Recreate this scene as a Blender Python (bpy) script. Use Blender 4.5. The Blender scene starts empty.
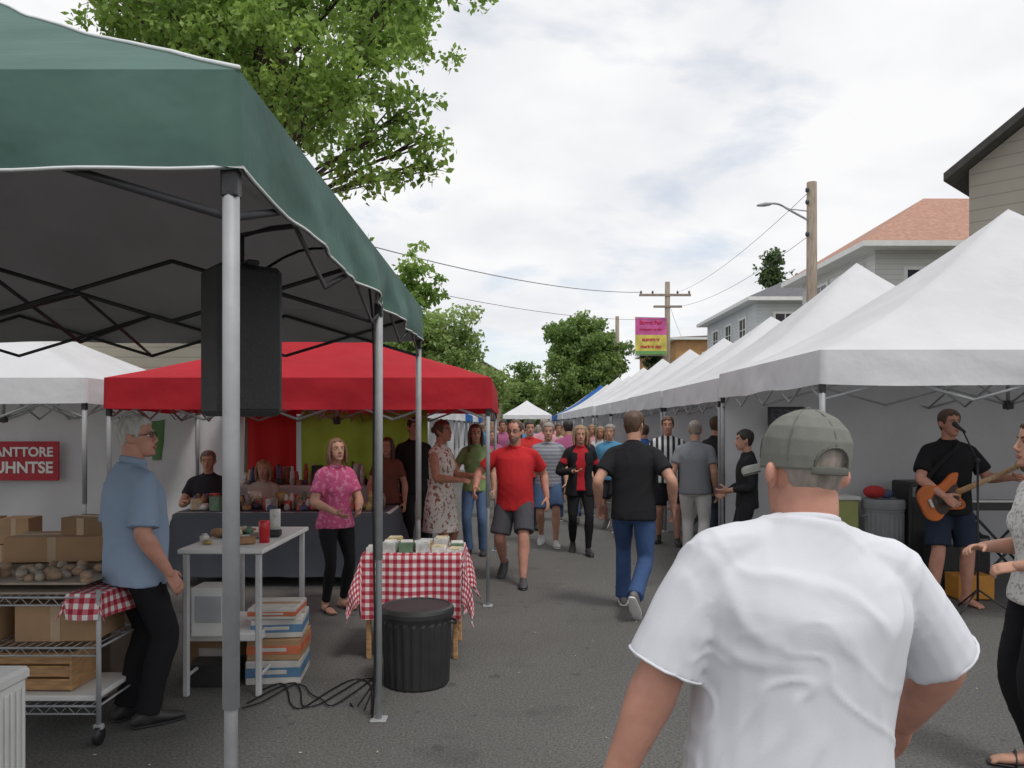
import bpy, bmesh, math, random, time
import numpy as np
from mathutils import Vector, Matrix, noise
T0=time.time()
random.seed(7); np.random.seed(7)
scene=bpy.context.scene
COL=scene.collection
V=Vector
rad=math.radians

# ------------------------------------------------------------------ materials
def new_mat(name):
    m=bpy.data.materials.new(name); m.use_nodes=True
    nt=m.node_tree; b=nt.nodes['Principled BSDF']
    return m,nt,b
def N(nt,t,**k):
    n=nt.nodes.new(t)
    for a,b in k.items(): setattr(n,a,b)
    return n
def L(nt,a,b): nt.links.new(a,b)
def mat(name,col,rough=.8,amt=.12,scale=6,bump=.0,bscale=60,metal=0,transl=0,detail=5,bdist=.01,stretch=None):
    m,nt,b=new_mat(name)
    tc=N(nt,'ShaderNodeTexCoord')
    src=tc.outputs['Object']
    if stretch:
        mp=N(nt,'ShaderNodeMapping'); mp.inputs['Scale'].default_value=stretch
        L(nt,src,mp.inputs[0]); src=mp.outputs[0]
    n=N(nt,'ShaderNodeTexNoise'); n.inputs['Scale'].default_value=scale; n.inputs['Detail'].default_value=detail
    L(nt,src,n.inputs['Vector'])
    r=N(nt,'ShaderNodeValToRGB')
    c=V(col[:3])
    r.color_ramp.elements[0].position=.3; r.color_ramp.elements[1].position=.7
    r.color_ramp.elements[0].color=(*(c*(1-amt)),1)
    r.color_ramp.elements[1].color=(*[min(1,x) for x in c*(1+amt)],1)
    L(nt,n.outputs[0],r.inputs[0]); L(nt,r.outputs[0],b.inputs['Base Color'])
    b.inputs['Roughness'].default_value=rough; b.inputs['Metallic'].default_value=metal
    if rough>.7: b.inputs['Specular IOR Level'].default_value=.25
    if bump>0:
        n2=N(nt,'ShaderNodeTexNoise'); n2.inputs['Scale'].default_value=bscale; n2.inputs['Detail'].default_value=4
        L(nt,src,n2.inputs['Vector'])
        bp=N(nt,'ShaderNodeBump'); bp.inputs['Strength'].default_value=bump; bp.inputs['Distance'].default_value=bdist
        L(nt,n2.outputs[0],bp.inputs['Height']); L(nt,bp.outputs[0],b.inputs['Normal'])
    if transl>0:
        t=N(nt,'ShaderNodeBsdfTranslucent'); mx=N(nt,'ShaderNodeMixShader'); mx.inputs[0].default_value=transl
        L(nt,r.outputs[0],t.inputs[0]); L(nt,b.outputs[0],mx.inputs[1]); L(nt,t.outputs[0],mx.inputs[2])
        L(nt,mx.outputs[0],nt.nodes['Material Output'].inputs[0])
    return m
_fc={}
def fabric(col,bump=.25):
    k=('f',tuple(round(c,3) for c in col))
    if k not in _fc: _fc[k]=mat('fabric',col,.9,.05,4,bump,260,bdist=.0012)
    return _fc[k]
def math_node(nt,op,a,b=None):
    n=N(nt,'ShaderNodeMath',operation=op)
    for i,x in enumerate([a,b]):
        if x is None: continue
        if isinstance(x,(int,float)): n.inputs[i].default_value=x
        else: L(nt,x,n.inputs[i])
    return n.outputs[0]
def stripes(name,c1,c2,period,axis='X'):
    m,nt,b=new_mat(name); tc=N(nt,'ShaderNodeTexCoord'); s=N(nt,'ShaderNodeSeparateXYZ')
    L(nt,tc.outputs['Object'],s.inputs[0])
    f=math_node(nt,'FRACT',math_node(nt,'DIVIDE',math_node(nt,'ADD',s.outputs[axis],10),period))
    g=math_node(nt,'GREATER_THAN',f,.5)
    mx=N(nt,'ShaderNodeMix',data_type='RGBA'); L(nt,g,mx.inputs[0])
    mx.inputs[6].default_value=(*c1,1); mx.inputs[7].default_value=(*c2,1)
    L(nt,mx.outputs[2],b.inputs['Base Color']); b.inputs['Roughness'].default_value=.9
    return m
def floral(name,base,spot,scale=28):
    m,nt,b=new_mat(name); tc=N(nt,'ShaderNodeTexCoord')
    n=N(nt,'ShaderNodeTexNoise'); n.inputs['Scale'].default_value=scale; n.inputs['Detail'].default_value=2
    L(nt,tc.outputs['Object'],n.inputs['Vector'])
    r=N(nt,'ShaderNodeValToRGB'); e=r.color_ramp.elements
    e[0].position=.54; e[0].color=(*base,1); e[1].position=.60; e[1].color=(*spot,1)
    L(nt,n.outputs[0],r.inputs[0]); L(nt,r.outputs[0],b.inputs['Base Color']); b.inputs['Roughness'].default_value=.9
    return m
def gingham():
    m,nt,b=new_mat('gingham_cloth'); uv=N(nt,'ShaderNodeUVMap'); s=N(nt,'ShaderNodeSeparateXYZ'); L(nt,uv.outputs[0],s.inputs[0])
    a=math_node(nt,'GREATER_THAN',math_node(nt,'FRACT',math_node(nt,'DIVIDE',math_node(nt,'ADD',s.outputs[0],10),.055)),.5)
    c=math_node(nt,'GREATER_THAN',math_node(nt,'FRACT',math_node(nt,'DIVIDE',math_node(nt,'ADD',s.outputs[1],10),.055)),.5)
    t=math_node(nt,'MULTIPLY',math_node(nt,'ADD',a,c),.5)
    r=N(nt,'ShaderNodeValToRGB'); r.color_ramp.interpolation='CONSTANT'; e=r.color_ramp.elements
    e[0].position=0;e[0].color=(.72,.70,.69,1); e[1].position=.4; e[1].color=(.52,.14,.17,1)
    x=e.new(.8); x.color=(.33,.015,.035,1)
    L(nt,t,r.inputs[0]); L(nt,r.outputs[0],b.inputs['Base Color']); b.inputs['Roughness'].default_value=.9
    return m
def skin_mat(name,col):
    m=mat(name,col,.5,.14,14,.15,90,bdist=.002)
    b=m.node_tree.nodes['Principled BSDF']; b.inputs['Specular IOR Level'].default_value=.3
    return m
def hair_mat(name,col):
    return mat(name,col,.55,.35,40,.5,60,bdist=.006,stretch=(1,1,.25))

SKIN=skin_mat('skin',(.50,.27,.19)); SKIN2=skin_mat('skin_tan',(.42,.21,.14)); SKINR=skin_mat('skin_ruddy',(.52,.26,.19))
H_GREY=hair_mat('hair_grey',(.27,.23,.20)); H_BR=hair_mat('hair_brown',(.09,.05,.03)); H_DK=hair_mat('hair_dark',(.025,.018,.015)); H_BL=hair_mat('hair_blonde',(.30,.19,.10)); H_GB=hair_mat('hair_greybrown',(.18,.13,.10)); H_AU=hair_mat('hair_auburn',(.17,.085,.045))
EYEW=mat('eye_white',(.6,.6,.58),.3,.02); EYED=mat('eye_iris',(.03,.025,.02),.2,.02); LIP=mat('lips',(.40,.14,.12),.5,.05)
M_BLACKPL=mat('black_plastic',(.022,.022,.024),.45,.2,8,.2,120)
M_BLACK=mat('black_matte',(.015,.015,.017),.8,.2)
M_STEEL=mat('grey_painted_steel',(.36,.37,.38),.55,.12,9,.1,60,metal=.1)
M_WHITEP=mat('white_paint',(.72,.72,.70),.5,.06,5)
M_DARKST=mat('dark_steel',(.05,.05,.055),.5,.2,9,metal=.3)
M_WOOD=mat('pine_wood',(.42,.24,.11),.7,.3,10,.3,30,stretch=(1,1,6))
M_WOODP=mat('weathered_wood',(.30,.25,.20),.9,.3,6,.4,30,stretch=(5,5,.5))
M_CARD=mat('cardboard',(.36,.23,.13),.9,.12,5)
M_GLASS=mat('window_glass',(.04,.05,.06),.08,.3,1)

# ------------------------------------------------------------------ mesh builder
class MB:
    def __init__(s): s.v=[];s.f=[];s.m=[];s.s=[];s.mats=[]
    def add(s,vs,fs,m,smooth=True):
        if m not in s.mats: s.mats.append(m)
        i=s.mats.index(m); o=len(s.v)
        s.v.extend([tuple(x) for x in vs])
        s.f.extend([tuple(a+o for a in f) for f in fs])
        s.m.extend([i]*len(fs)); s.s.extend([smooth]*len(fs))
    def obj(s,name,parent=None,loc=(0,0,0),rotz=0,origin=True):
        me=bpy.data.meshes.new(name)
        vs=s.v
        if parent is not None:
            p=parent.location; vs=[(a-p.x,b-p.y,c-p.z) for a,b,c in vs]
        me.from_pydata(vs,[],s.f)
        for m in s.mats: me.materials.append(m)
        me.polygons.foreach_set('material_index',s.m); me.polygons.foreach_set('use_smooth',s.s)
        me.update()
        o=bpy.data.objects.new(name,me); COL.objects.link(o)
        if parent is not None: o.parent=parent
        else: o.location=loc; o.rotation_euler=(0,0,rotz)
        return o
def group(name,loc=(0,0,0)):
    e=bpy.data.objects.new(name,None); e.location=loc; e.empty_display_size=.3; COL.objects.link(e); return e
def catmull(P,sub):
    out=[]
    n=len(P)
    for i in range(n-1):
        p0=P[max(i-1,0)];p1=P[i];p2=P[i+1];p3=P[min(i+2,n-1)]
        for k in range(sub):
            t=k/sub
            out.append(.5*((2*p1)+(-p0+p2)*t+(2*p0-5*p1+4*p2-p3)*t*t+(-p0+3*p1-3*p2+p3)*t**3))
    out.append(P[-1]); return out
def tube(mb,pts,rd,m,n=12,side=None,cap='round',sub=1,smooth=True,pw=1.0):
    pts=[V(p) for p in pts]
    if not isinstance(rd,list): rd=[rd]*len(pts)
    R=[V((r,r)) if not isinstance(r,(tuple,list)) else V(r) for r in rd]
    if sub>1:
        pts=catmull(pts,sub); R=catmull(R,sub)
    side0=V(side) if side is not None else None
    rings=[]
    K=len(pts)
    def ring(c,t,a,b):
        s=side0 if side0 is not None else (V((1,0,0)) if abs(t.x)<.9 else V((0,1,0)))
        s=s-t*s.dot(t)
        if s.length<1e-5: s=V((0,1,0))-t*t.y
        s.normalize(); u=t.cross(s)
        o=[]
        for i in range(n):
            A=2*math.pi*i/n; ca,sa=math.cos(A),math.sin(A)
            if pw!=1: ca=math.copysign(abs(ca)**pw,ca); sa=math.copysign(abs(sa)**pw,sa)
            o.append(c+s*(ca*a)+u*(sa*b))
        return o
    for i in range(K):
        t=(pts[min(i+1,K-1)]-pts[max(i-1,0)])
        if t.length<1e-9: t=V((0,0,1))
        t.normalize(); a,b=R[i]
        if i==0 and cap=='round':
            r=min(a,b); rings.append(ring(pts[0]-t*r*.9,t,a*.4,b*.4)); rings.append(ring(pts[0]-t*r*.55,t,a*.82,b*.82))
        rings.append(ring(pts[i],t,a,b))
        if i==K-1 and cap=='round':
            r=min(a,b); rings.append(ring(pts[i]+t*r*.55,t,a*.82,b*.82)); rings.append(ring(pts[i]+t*r*.9,t,a*.4,b*.4))
    vs=[p for r in rings for p in r]; fs=[]
    for j in range(len(rings)-1):
        for i in range(n):
            k=(i+1)%n; fs.append((j*n+i,j*n+k,(j+1)*n+k,(j+1)*n+i))
    fs.append(tuple(range(n-1,-1,-1))); o=(len(rings)-1)*n; fs.append(tuple(o+i for i in range(n)))
    mb.add(vs,fs,m,smooth)
def ell(mb,c,r,m,n=12,k=8,rot=None):
    vs=[];fs=[]
    for j in range(1,k):
        p=math.pi*j/k
        for i in range(n):
            a=2*math.pi*i/n
            q=V((r[0]*math.sin(p)*math.cos(a),r[1]*math.sin(p)*math.sin(a),r[2]*math.cos(p)))
            if rot is not None: q=rot@q
            vs.append(V(c)+q)
    tp=V((0,0,r[2])); bt=V((0,0,-r[2]))
    if rot is not None: tp=rot@tp; bt=rot@bt
    vs.append(V(c)+tp); vs.append(V(c)+bt); T=len(vs)-2;B=T+1
    for j in range(k-2):
        for i in range(n):
            q=(i+1)%n; fs.append((j*n+i,(j+1)*n+i,(j+1)*n+q,j*n+q))
    for i in range(n):
        q=(i+1)%n; fs.append((T,i,q)); o=(k-2)*n; fs.append((B,o+q,o+i))
    mb.add(vs,fs,m)
def box(mb,c,sz,m,rz=0,bev=.006,rot=None):
    bm=bmesh.new(); bmesh.ops.create_cube(bm,size=1)
    for v in bm.verts: v.co=V((v.co.x*sz[0],v.co.y*sz[1],v.co.z*sz[2]))
    if bev>0:
        bev=min(bev,min(sz)*.3)
        bmesh.ops.bevel(bm,geom=bm.edges[:],offset=bev,segments=1,affect='EDGES',profile=.5)
    R=rot if rot is not None else Matrix.Rotation(rz,3,'Z')
    bm.verts.index_update()
    vs=[V(c)+R@v.co for v in bm.verts]; fs=[tuple(v.index for v in f.verts) for f in bm.faces]
    bm.free(); mb.add(vs,fs,m,False)
def bar(mb,a,b,r,m,n=8,cap='flat'): tube(mb,[a,b],r,m,n,cap=cap)

def remesh(mb,vox,it=2):
    me=bpy.data.meshes.new('t'); me.from_pydata([tuple(v) for v in mb.v],[],mb.f)
    ob=bpy.data.objects.new('t',me); COL.objects.link(ob)
    r=ob.modifiers.new('r','REMESH'); r.mode='VOXEL'; r.voxel_size=vox
    if it>0:
        sm=ob.modifiers.new('s','SMOOTH'); sm.factor=.5; sm.iterations=it
    dg=bpy.context.evaluated_depsgraph_get(); ev=ob.evaluated_get(dg); m=ev.to_mesh()
    nv=len(m.vertices); co=np.empty(nv*3,np.float32); m.vertices.foreach_get('co',co); co=co.reshape(-1,3)
    no=np.empty(nv*3,np.float32); m.vertices.foreach_get('normal',no); no=no.reshape(-1,3)
    li=np.empty(len(m.loops),np.int32); m.loops.foreach_get('vertex_index',li)
    ls=np.empty(len(m.polygons),np.int32); m.polygons.foreach_get('loop_start',ls)
    ls=list(ls)+[len(li)]; li=li.tolist()
    fs=[tuple(li[ls[i]:ls[i+1]]) for i in range(len(ls)-1)]
    ev.to_mesh_clear(); bpy.data.objects.remove(ob); bpy.data.meshes.remove(me)
    return co,no,fs
def wrinkle(co,no,amp,seed=0):
    out=co.copy(); s=seed*3.7
    for i in range(len(co)):
        x,y,z=map(float,co[i])
        w1=noise.noise(V((x*3+s,y*3,z*3))); w2=noise.noise(V((x*4+s+9,y*4,z*4)))
        a=noise.noise(V((x*4+s,y*4,z*3)))
        b=noise.noise(V((x*7+s+w1*1.5,y*7,z*2.2+w2)))
        b2=noise.noise(V((x*5+z*5+s+7+w2*1.5,y*5,z*7-x*5+w1*1.5)))
        r=math.exp(-(b*7)**2); r2=math.exp(-(b2*8)**2)
        c=noise.noise(V((x*22+s,y*22,z*12)))
        g=.5+.5*w2*2
        out[i]+=no[i]*(amp*(a*1.2+r*.7*max(0,g)+r2*.6*max(0,1-g)+c*.12-.3))
    return out

# ------------------------------------------------------------------ people
HT=[(-.120,.066,.040,.014),(-.112,.080,.010,.030),(-.092,.086,-.030,.045),(-.065,.086,-.058,.057),(-.035,.086,-.078,.066),(0,.084,-.092,.072),(.03,.089,-.098,.076),(.06,.085,-.098,.076),(.085,.070,-.088,.068),(.105,.045,-.065,.049),(.116,.018,-.040,.028),(.121,-.005,-.018,.009)]
def hp(z,phi,off=0):
    z=max(-.120,min(.121,z))
    for i in range(len(HT)-1):
        if HT[i][0]<=z<=HT[i+1][0]: break
    a,b=HT[i],HT[i+1]; t=(z-a[0])/(b[0]-a[0])
    f,k,w=[a[j]+(b[j]-a[j])*t for j in (1,2,3)]
    p=V((w*math.sin(phi),(f+k)/2+(f-k)/2*math.cos(phi),z))
    if off:
        d=(p-V((0,-.005,.01))); d.normalize(); p=p+d*off
    return p
def head_shell(mb,mt,mask,thick,nseg=48,nz=34,z0=-.10,jit=.003,seed=0):
    vs=[];fs=[]
    for j in range(nz+1):
        u=j/nz; z=z0+(.1209-z0)*math.sin(u*math.pi/2)**1.0
        for i in range(nseg):
            ph=2*math.pi*i/nseg; k=mask(ph if ph<=math.pi else ph-2*math.pi,z)
            q=hp(z,ph)
            nn=noise.noise(V((q.x*60+seed,q.y*60,q.z*25)))
            vs.append(hp(z,ph,-.012+(thick+.012+nn*jit)*max(0,min(1,k))))
    for j in range(nz):
        for i in range(nseg):
            q=(i+1)%nseg; fs.append((j*nseg+i,j*nseg+q,(j+1)*nseg+q,(j+1)*nseg+i))
    fs.append(tuple(nz*nseg+i for i in range(nseg)))
    mb.add(vs,fs,mt)
def hairline(front=.062,side=.0,back=-.075,soft=.012):
    def f(ph,z):
        a=abs(ph)
        if a<.75: h=front
        elif a<1.25: h=front+(side-front)*(a-.75)/.5
        elif a<1.9: h=side+.02*math.sin((a-1.25)/.65*math.pi)
        else: h=side+(back-side)*min(1,(a-1.9)/.45)
        h+=.006*math.sin(ph*9)+.004*math.sin(ph*23+1)
        return (z-h)/soft+.3
    return f
def ik(a,b,l1,l2,hint):
    a=V(a);b=V(b);d=b-a; D=min(d.length,(l1+l2)*.998); d.normalize()
    x=(l1*l1-l2*l2+D*D)/(2*D); h=math.sqrt(max(l1*l1-x*x,0)); q=V(hint); q=q-d*q.dot(d); q.normalize()
    return a+d*x+q*h, a+d*D
def hand(mb,w,along,thumb,right,mt,curl=25,sc=1.0,vox=.0048,spread=.0):
    h=MB(); al=V(along).normalized(); th=V(thumb); th=th-al*th.dot(al); th.normalize()
    pl=al.cross(th)*(-1 if right else 1); w=V(w)
    def P(x,y,z): return w+(th*x+al*y+pl*z)*sc
    tube(h,[P(0,-.02,0),P(0,.015,0),P(0,.05,.0),P(0,.088,0)],[(.026*sc,.020*sc),(.030*sc,.017*sc),(.038*sc,.015*sc),(.037*sc,.012*sc)],mt,14,side=th,sub=2)
    tube(h,[P(.018,.02,.008),P(.03,.045,.010)],.014*sc,mt,8)
    for i,(x,ln) in enumerate([(.029,.068),(.010,.078),(-.010,.072),(-.028,.056)]):
        p=V((x,.084,0)); ang=math.radians(curl*.5); pts=[P(x,.07,0),P(*p)]
        for sgm in (.44,.31,.25):
            d=V((spread*x*4,math.cos(ang),math.sin(ang))); p=p+d*ln*sgm; pts.append(P(*p)); ang+=math.radians(curl)
        tube(h,pts,[.0092*sc,.0092*sc,.0086*sc,.0080*sc,.0070*sc],mt,8)
    p=V((.028,.018,.005)); pts=[P(*p)]
    for ln,dx in ((.034,.8),(.028,.45),(.022,.25)):
        d=V((dx,.75,.25+curl*.008)); d.normalize(); p=p+d*ln; pts.append(P(*p))
    tube(h,pts,[.014*sc,.0115*sc,.0100*sc,.0085*sc],mt,8)
    co,no,fs=remesh(h,vox,1); mb.add(co,fs,mt)

def person(name,loc,yaw,H=1.75,w=1.0,female=False,vox=.013,hv=.0065,lean=0,lside=0,pelvis=(0,0,0),
           Rh=(.255,.05,.865),Lh=(-.255,.05,.865),Re=(.25,-1,0),Le=(-.25,-1,0),Rt=(-.2,1,0),Lt=(.2,1,0),Rc=25,Lc=25,
           Rf=(.10,0,.085),Lf=(-.10,0,.085),Rp=0,Lp=0,Ry=8,Ly=-8,Rk=(.1,1,0),Lk=(-.1,1,0),
           headyaw=0,headpitch=0,skin=SKIN,hair=H_BR,hstyle='short',thick=.012,hdrop=0,loose=1.0,hsc=1.0,
           top=(.3,.3,.3),topm=None,sleeve=.62,hem=.84,bottom=(.02,.02,.025),bottomm=None,legs='trousers',shoe=(.03,.03,.03),
           belly=0,dress=None,glasses=False,cap=None,amp=.0050,jacket=None,collar=False,seed=1,beard=None,sandals=False,barefoot=False):
    out=MB(); wa=1+(w-1)*.75
    P0=V((pelvis[0],pelvis[1],.93+pelvis[2]))
    RM=Matrix.Rotation(rad(-lean),3,'X')@Matrix.Rotation(rad(lside),3,'Y')
    T=lambda x,y,z: P0+RM@V((x,y,z-.93))
    sx=(.152 if female else .174)*(1+(w-1)*.5)
    if female: TR=[(.80,.182,.135,0),(.90,.180,.130,-.005),(1.0,.150,.108,0),(1.08,.138,.100,.0),(1.2,.147,.112,.005),(1.31,.152,.110,.0),(1.375,.142,.092,-.005),(1.43,.098,.072,-.008),(1.485,.058,.056,-.005)]
    else: TR=[(.80,.176,.132,0),(.92,.172,.128,0),(1.03,.166,.122,0),(1.12,.167,.124,.003),(1.22,.176,.128,.004),(1.31,.182,.126,.0),(1.375,.168,.106,-.008),(1.43,.118,.082,-.01),(1.485,.066,.064,-.006)]
    def ringz(z):
        for i in range(len(TR)-1):
            if TR[i][0]<=z<=TR[i+1][0]:
                t=(z-TR[i][0])/(TR[i+1][0]-TR[i][0]); a,b=TR[i],TR[i+1]
                return tuple(a[j]+(b[j]-a[j])*t for j in range(4))
        return TR[0] if z<TR[0][0] else TR[-1]
    def gr(z):
        z_,rx,ry,yo=ringz(z); k=w if z<1.34 else 1+(w-1)*max(.3,(1.5-z)/.16)
        bl=belly*math.exp(-((z-1.06)/.15)**2)
        return z,rx*k,ry*k+bl*.6,yo+bl*.5
    def torso(m,z0,z1,inf=0,mt=None):
        zs=[z0]+[r[0] for r in TR if z0+.02<r[0]<z1-.01]+[z1]
        g=[gr(z) for z in zs]
        tube(m,[T(0,a[3],a[0]) for a in g],[(a[1]+inf,a[2]+inf) for a in g],mt,24,side=(1,0,0),cap='flat',sub=3,pw=.9)
    arms=[]
    for sgn,hh,ee in ((1,Rh,Re),(-1,Lh,Le)):
        S=T(sgn*sx,-.005,1.392); E,W=ik(S,hh,.30,.262,ee); arms.append((sgn,S,E,W))
    tm=topm or fabric(top); bmx=bottomm or fabric(bottom)
    sk=MB(); sh=MB()
    torso(sh,hem,1.488,.006,tm)
    for sgn,S,E,W in arms:
        tube(sh,[T(sgn*.045,-.010,1.440),T(sgn*.11,-.010,1.415),S],[(.040*wa,.045*wa),(.050*wa,.050*wa),(.054*wa,.052*wa)],tm,16,side=(0,1,0),sub=3)
        tube(sh,[T(sgn*.09,0,1.29),S+(E-S)*.10],[(.07*wa,.06*wa),(.054*wa,.048*wa)],tm,14,sub=2)
        if sleeve>0:
            lo=loose
            if sleeve<=1:
                e=S+(E-S)*sleeve; tube(sh,[S+V((0,0,.000)),S+(E-S)*.3*sleeve*1.5,e],[.056*wa,.059*wa*lo,.064*wa*lo],tm,16,cap='flat',sub=4)
            else:
                e=E+(W-E)*(sleeve-1); tube(sh,[S,S+(E-S)*.5,E,E+(W-E)*.4,e],[.056*wa,.055*wa,.050*wa,.046*wa,.040*wa],tm,16,cap='flat',sub=3)
    if female:
        for sgn in (1,-1): ell(sh,T(sgn*.070*w,.070*w,1.235),(.066*w,.060*w,.07*w),tm,14,10)
    co,no,fs=remesh(sh,vox,4); co=wrinkle(co,no,amp,seed); out.add(co,fs,tm)
    cpts=[]
    for i in range(17):
        a=2*math.pi*i/16; cpts.append(T(.062*math.sin(a)*(1+(w-1)*.5),.004+.060*math.cos(a)*(1+(w-1)*.5),1.480-.018*math.cos(a)))
    if collar: tube(out,[p+V((0,0,.012)) for p in cpts],(.022,.008),tm,8,side=(0,0,1),cap='flat')
    else: tube(out,cpts,(.010,.009),tm,8,side=(0,0,1),cap='flat',sub=2)
    for sgn,S,E,W in arms:
        if 0.3<sleeve<=1 and vox<.012:
            e=S+(E-S)*sleeve; ax=(E-S).normalized(); u=ax.cross(V((0,1,0))).normalized(); v_=ax.cross(u); rr_=.0635*wa*loose
            tube(out,[e-ax*.006+u*(rr_*math.cos(t*math.pi/12))+v_*(rr_*math.sin(t*math.pi/12)) for t in range(25)],(.004,.003),tm,6,cap='flat')
    hd=T(0,.028,1.63-hdrop)
    tube(sk,[T(0,-.004,1.38),T(0,-.004,1.45),hd+V((0,-.020,-.090)),hd+V((0,-.02,-.02))],[(.046*wa,.044*wa),(.050*wa,.048*wa),(.056*wa,.058*wa),(.05*wa,.055*wa)],skin,16,side=(1,0,0),sub=3)
    tube(sk,[T(-.05,-.005,1.39),T(.05,-.005,1.39)],.028,skin,12)
    for sgn,S,E,W in arms:
        st=S+(E-S)*(.02 if sleeve<.3 else .28) if sleeve<=1 else E+(W-E)*max(0,sleeve-1.15)
        if sleeve<=1:
            tube(sk,[st,S+(E-S)*.45,S+(E-S)*.85,E,E+(W-E)*.22,E+(W-E)*.6,W+(W-E).normalized()*.01],[.048*wa,.048*wa,.043*wa,.042*wa,.045*wa,.036*wa,(.028*wa,.024*wa)],skin,14,sub=3)
        else: tube(sk,[st,W+(W-E).normalized()*.01],[.036*wa,.027*wa],skin,12)
    lg=[]
    for sgn,ff,kk in ((1,Rf,Rk),(-1,Lf,Lk)):
        hj=P0+V((sgn*.092*w**.5,0,-.02)); K,A=ik(hj,ff,.425,.43,kk); lg.append((sgn,hj,K,A))
    pn=MB()
    if dress is None:
        torso(pn,.84,1.00,-.020,bmx)
        tube(pn,[P0+V((-.07,0,-.05)),P0+V((.07,0,-.05))],[(.102*w,.085)]*2,bmx,16,side=(0,1,0))
    else:
        dz=dress
        g=[(1.04,.14,.105),(.93,.178,.135),(.80,.20,.155),(.65,.215,.17),(dz,.235,.19)]
        tube(pn,[T(0,0,g[0][0])]+[V((P0.x,P0.y,a[0]+pelvis[2])) for a in g[1:]],[(a[1]*w,a[2]*w) for a in g],bmx,28,side=(1,0,0),cap='flat',sub=3)
    for sgn,hj,K,A in lg:
        ax=(A-K).normalized()
        if dress is None:
            q=w**.6
            if legs=='trousers':
                tube(pn,[hj+V((0,0,.01)),hj+(K-hj)*.25,hj+(K-hj)*.6,K,K+(A-K)*.35,K+(A-K)*.75,A+ax*.012],[.085*q,.092*q,.082*q,.069*q,.068*q,.064*q,.068*q],bmx,18,cap='flat',sub=3)
            elif legs=='slim':
                tube(pn,[hj+V((0,0,.01)),hj+(K-hj)*.25,hj+(K-hj)*.6,K,K+(A-K)*.35,K+(A-K)*.75,A-ax*.02],[.084*q,.090*q,.074*q,.057*q,.060*q,.047*q,.042*q],bmx,18,cap='flat',sub=3)
            else:
                tube(pn,[hj+V((0,0,.01)),hj+(K-hj)*.3,hj+(K-hj)*.90],[.086*q,.100*q,.104*q],bmx,20,cap='flat',sub=4)
        if dress is not None or legs=='shorts':
            bk=V((0,-.012,0))
            tube(sk,[hj+(K-hj)*.12,hj+(K-hj)*.5,hj+(K-hj)*.88,K,K+(A-K)*.3+bk,K+(A-K)*.7,A,A+ax*.03],[.075,.072*wa,.057*wa,.054*wa,.058*wa,.043*wa,.035,.034],skin,16,sub=3)
    co,no,fs=remesh(pn,vox,3); co=wrinkle(co,no,amp*1.1,seed+5); out.add(co,fs,bmx)
    co,no,fs=remesh(sk,vox*.85,3); out.add(co,fs,skin)
    shm=mat('shoe',shoe,.55,.15) if not barefoot else skin
    for (sgn,hj,K,A),pt,yw in zip(lg,(Rp,Lp),(Ry,Ly)):
        M=Matrix.Rotation(rad(-yw),3,'Z')@Matrix.Rotation(rad(-pt),3,'X')
        F=lambda x,y,z: A+M@V((x,y,z))
        sp=MB() ; b=-.083
        prof=[(-.068,.024,.026,.0),(-.045,.034,.040,0),(0,.037,.050,0),(.05,.040,.040,0),(.10,.047,.030,.0),(.155,.046,.024,0),(.195,.032,.017,0)]
        if barefoot or sandals: prof=[(y*.95,a*.92,c*.85,0) for y,a,c,_ in prof]
        tube(sp,[F(0,p[0],b+.008+p[2]) for p in prof],[(p[1],p[2]) for p in prof],shm,16,side=M@V((1,0,0)),sub=2)
        tube(sp,[F(0,-.005,-.05),F(0,-.012,.02)],[(.036,.042),(.036,.036)],shm,14,side=(1,0,0))
        if barefoot or sandals:
            for q in range(5): ell(sp,F(sgn*(-.032+q*.016),.19-q*.011,b+.018),(.009 if q else .013,.017,.011),shm,8,6)
        co,no,fs=remesh(sp,.007 if vox<.015 else .011,1); out.add(co,fs,skin if (sandals or barefoot) else shm)
        if not barefoot:
            tube(out,[F(0,-.072,b+.008),F(0,0,b+.008),F(0,.10,b+.008),F(0,.205,b+.008)],[(.030,.009),(.040,.009),(.050,.009),(.032,.009)],shm if sandals else M_BLACKPL if sum(shoe)<.2 else M_WHITEP,14,side=M@V((1,0,0)),sub=2)
        if sandals: 
            tube(out,[F(-.048,.09,b+.02),F(0,.085,b+.07),F(.048,.09,b+.02)],(.006,.016),shm,8,side=M@V((0,1,0)))
    for (sgn,S,E,W),th,c in zip(arms,(Rt,Lt),(Rc,Lc)):
        hand(out,W,(W-E),th,sgn>0,skin,c,1.0*(0.92 if female else 1.03),vox=.0048 if vox<.015 else .007)
    HM=RM@Matrix.Rotation(rad(-headyaw),3,'Z')@Matrix.Rotation(rad(-headpitch),3,'X')
    hm=MB(); nz,ns=40,48; vs=[];fs=[]
    for j in range(nz+1):
        z=-.12+.241*(.5-.5*math.cos(math.pi*j/nz))
        for i in range(ns):
            p=hp(z,2*math.pi*i/ns)
            for ex in (-.031,.031):
                d=(p-V((ex,.082,.002))); d.z*=1.4; d=d.length
                if p.y>0: p.y-=.009*math.exp(-(d/.017)**2)
            if p.y>0:
                p.y+=.004*math.exp(-((p.z-.024)/.008)**2)*math.exp(-((abs(p.x)-.03)/.02)**2)
                p.y+=.005*math.exp(-((p.z+.068)/.016)**2)*math.exp(-(p.x/.03)**2)
                p.y+=.005*math.exp(-((p.z+.108)/.014)**2)*math.exp(-(p.x/.022)**2)
                p.y-=.004*math.exp(-((p.z+.090)/.008)**2)*math.exp(-(p.x/.03)**2)
            vs.append(p)
    for j in range(nz):
        for i in range(ns):
            q=(i+1)%ns; fs.append((j*ns+i,j*ns+q,(j+1)*ns+q,(j+1)*ns+i))
    fs.append(tuple(range(ns-1,-1,-1))); fs.append(tuple(nz*ns+i for i in range(ns)))
    hm.add(vs,fs,skin)
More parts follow.
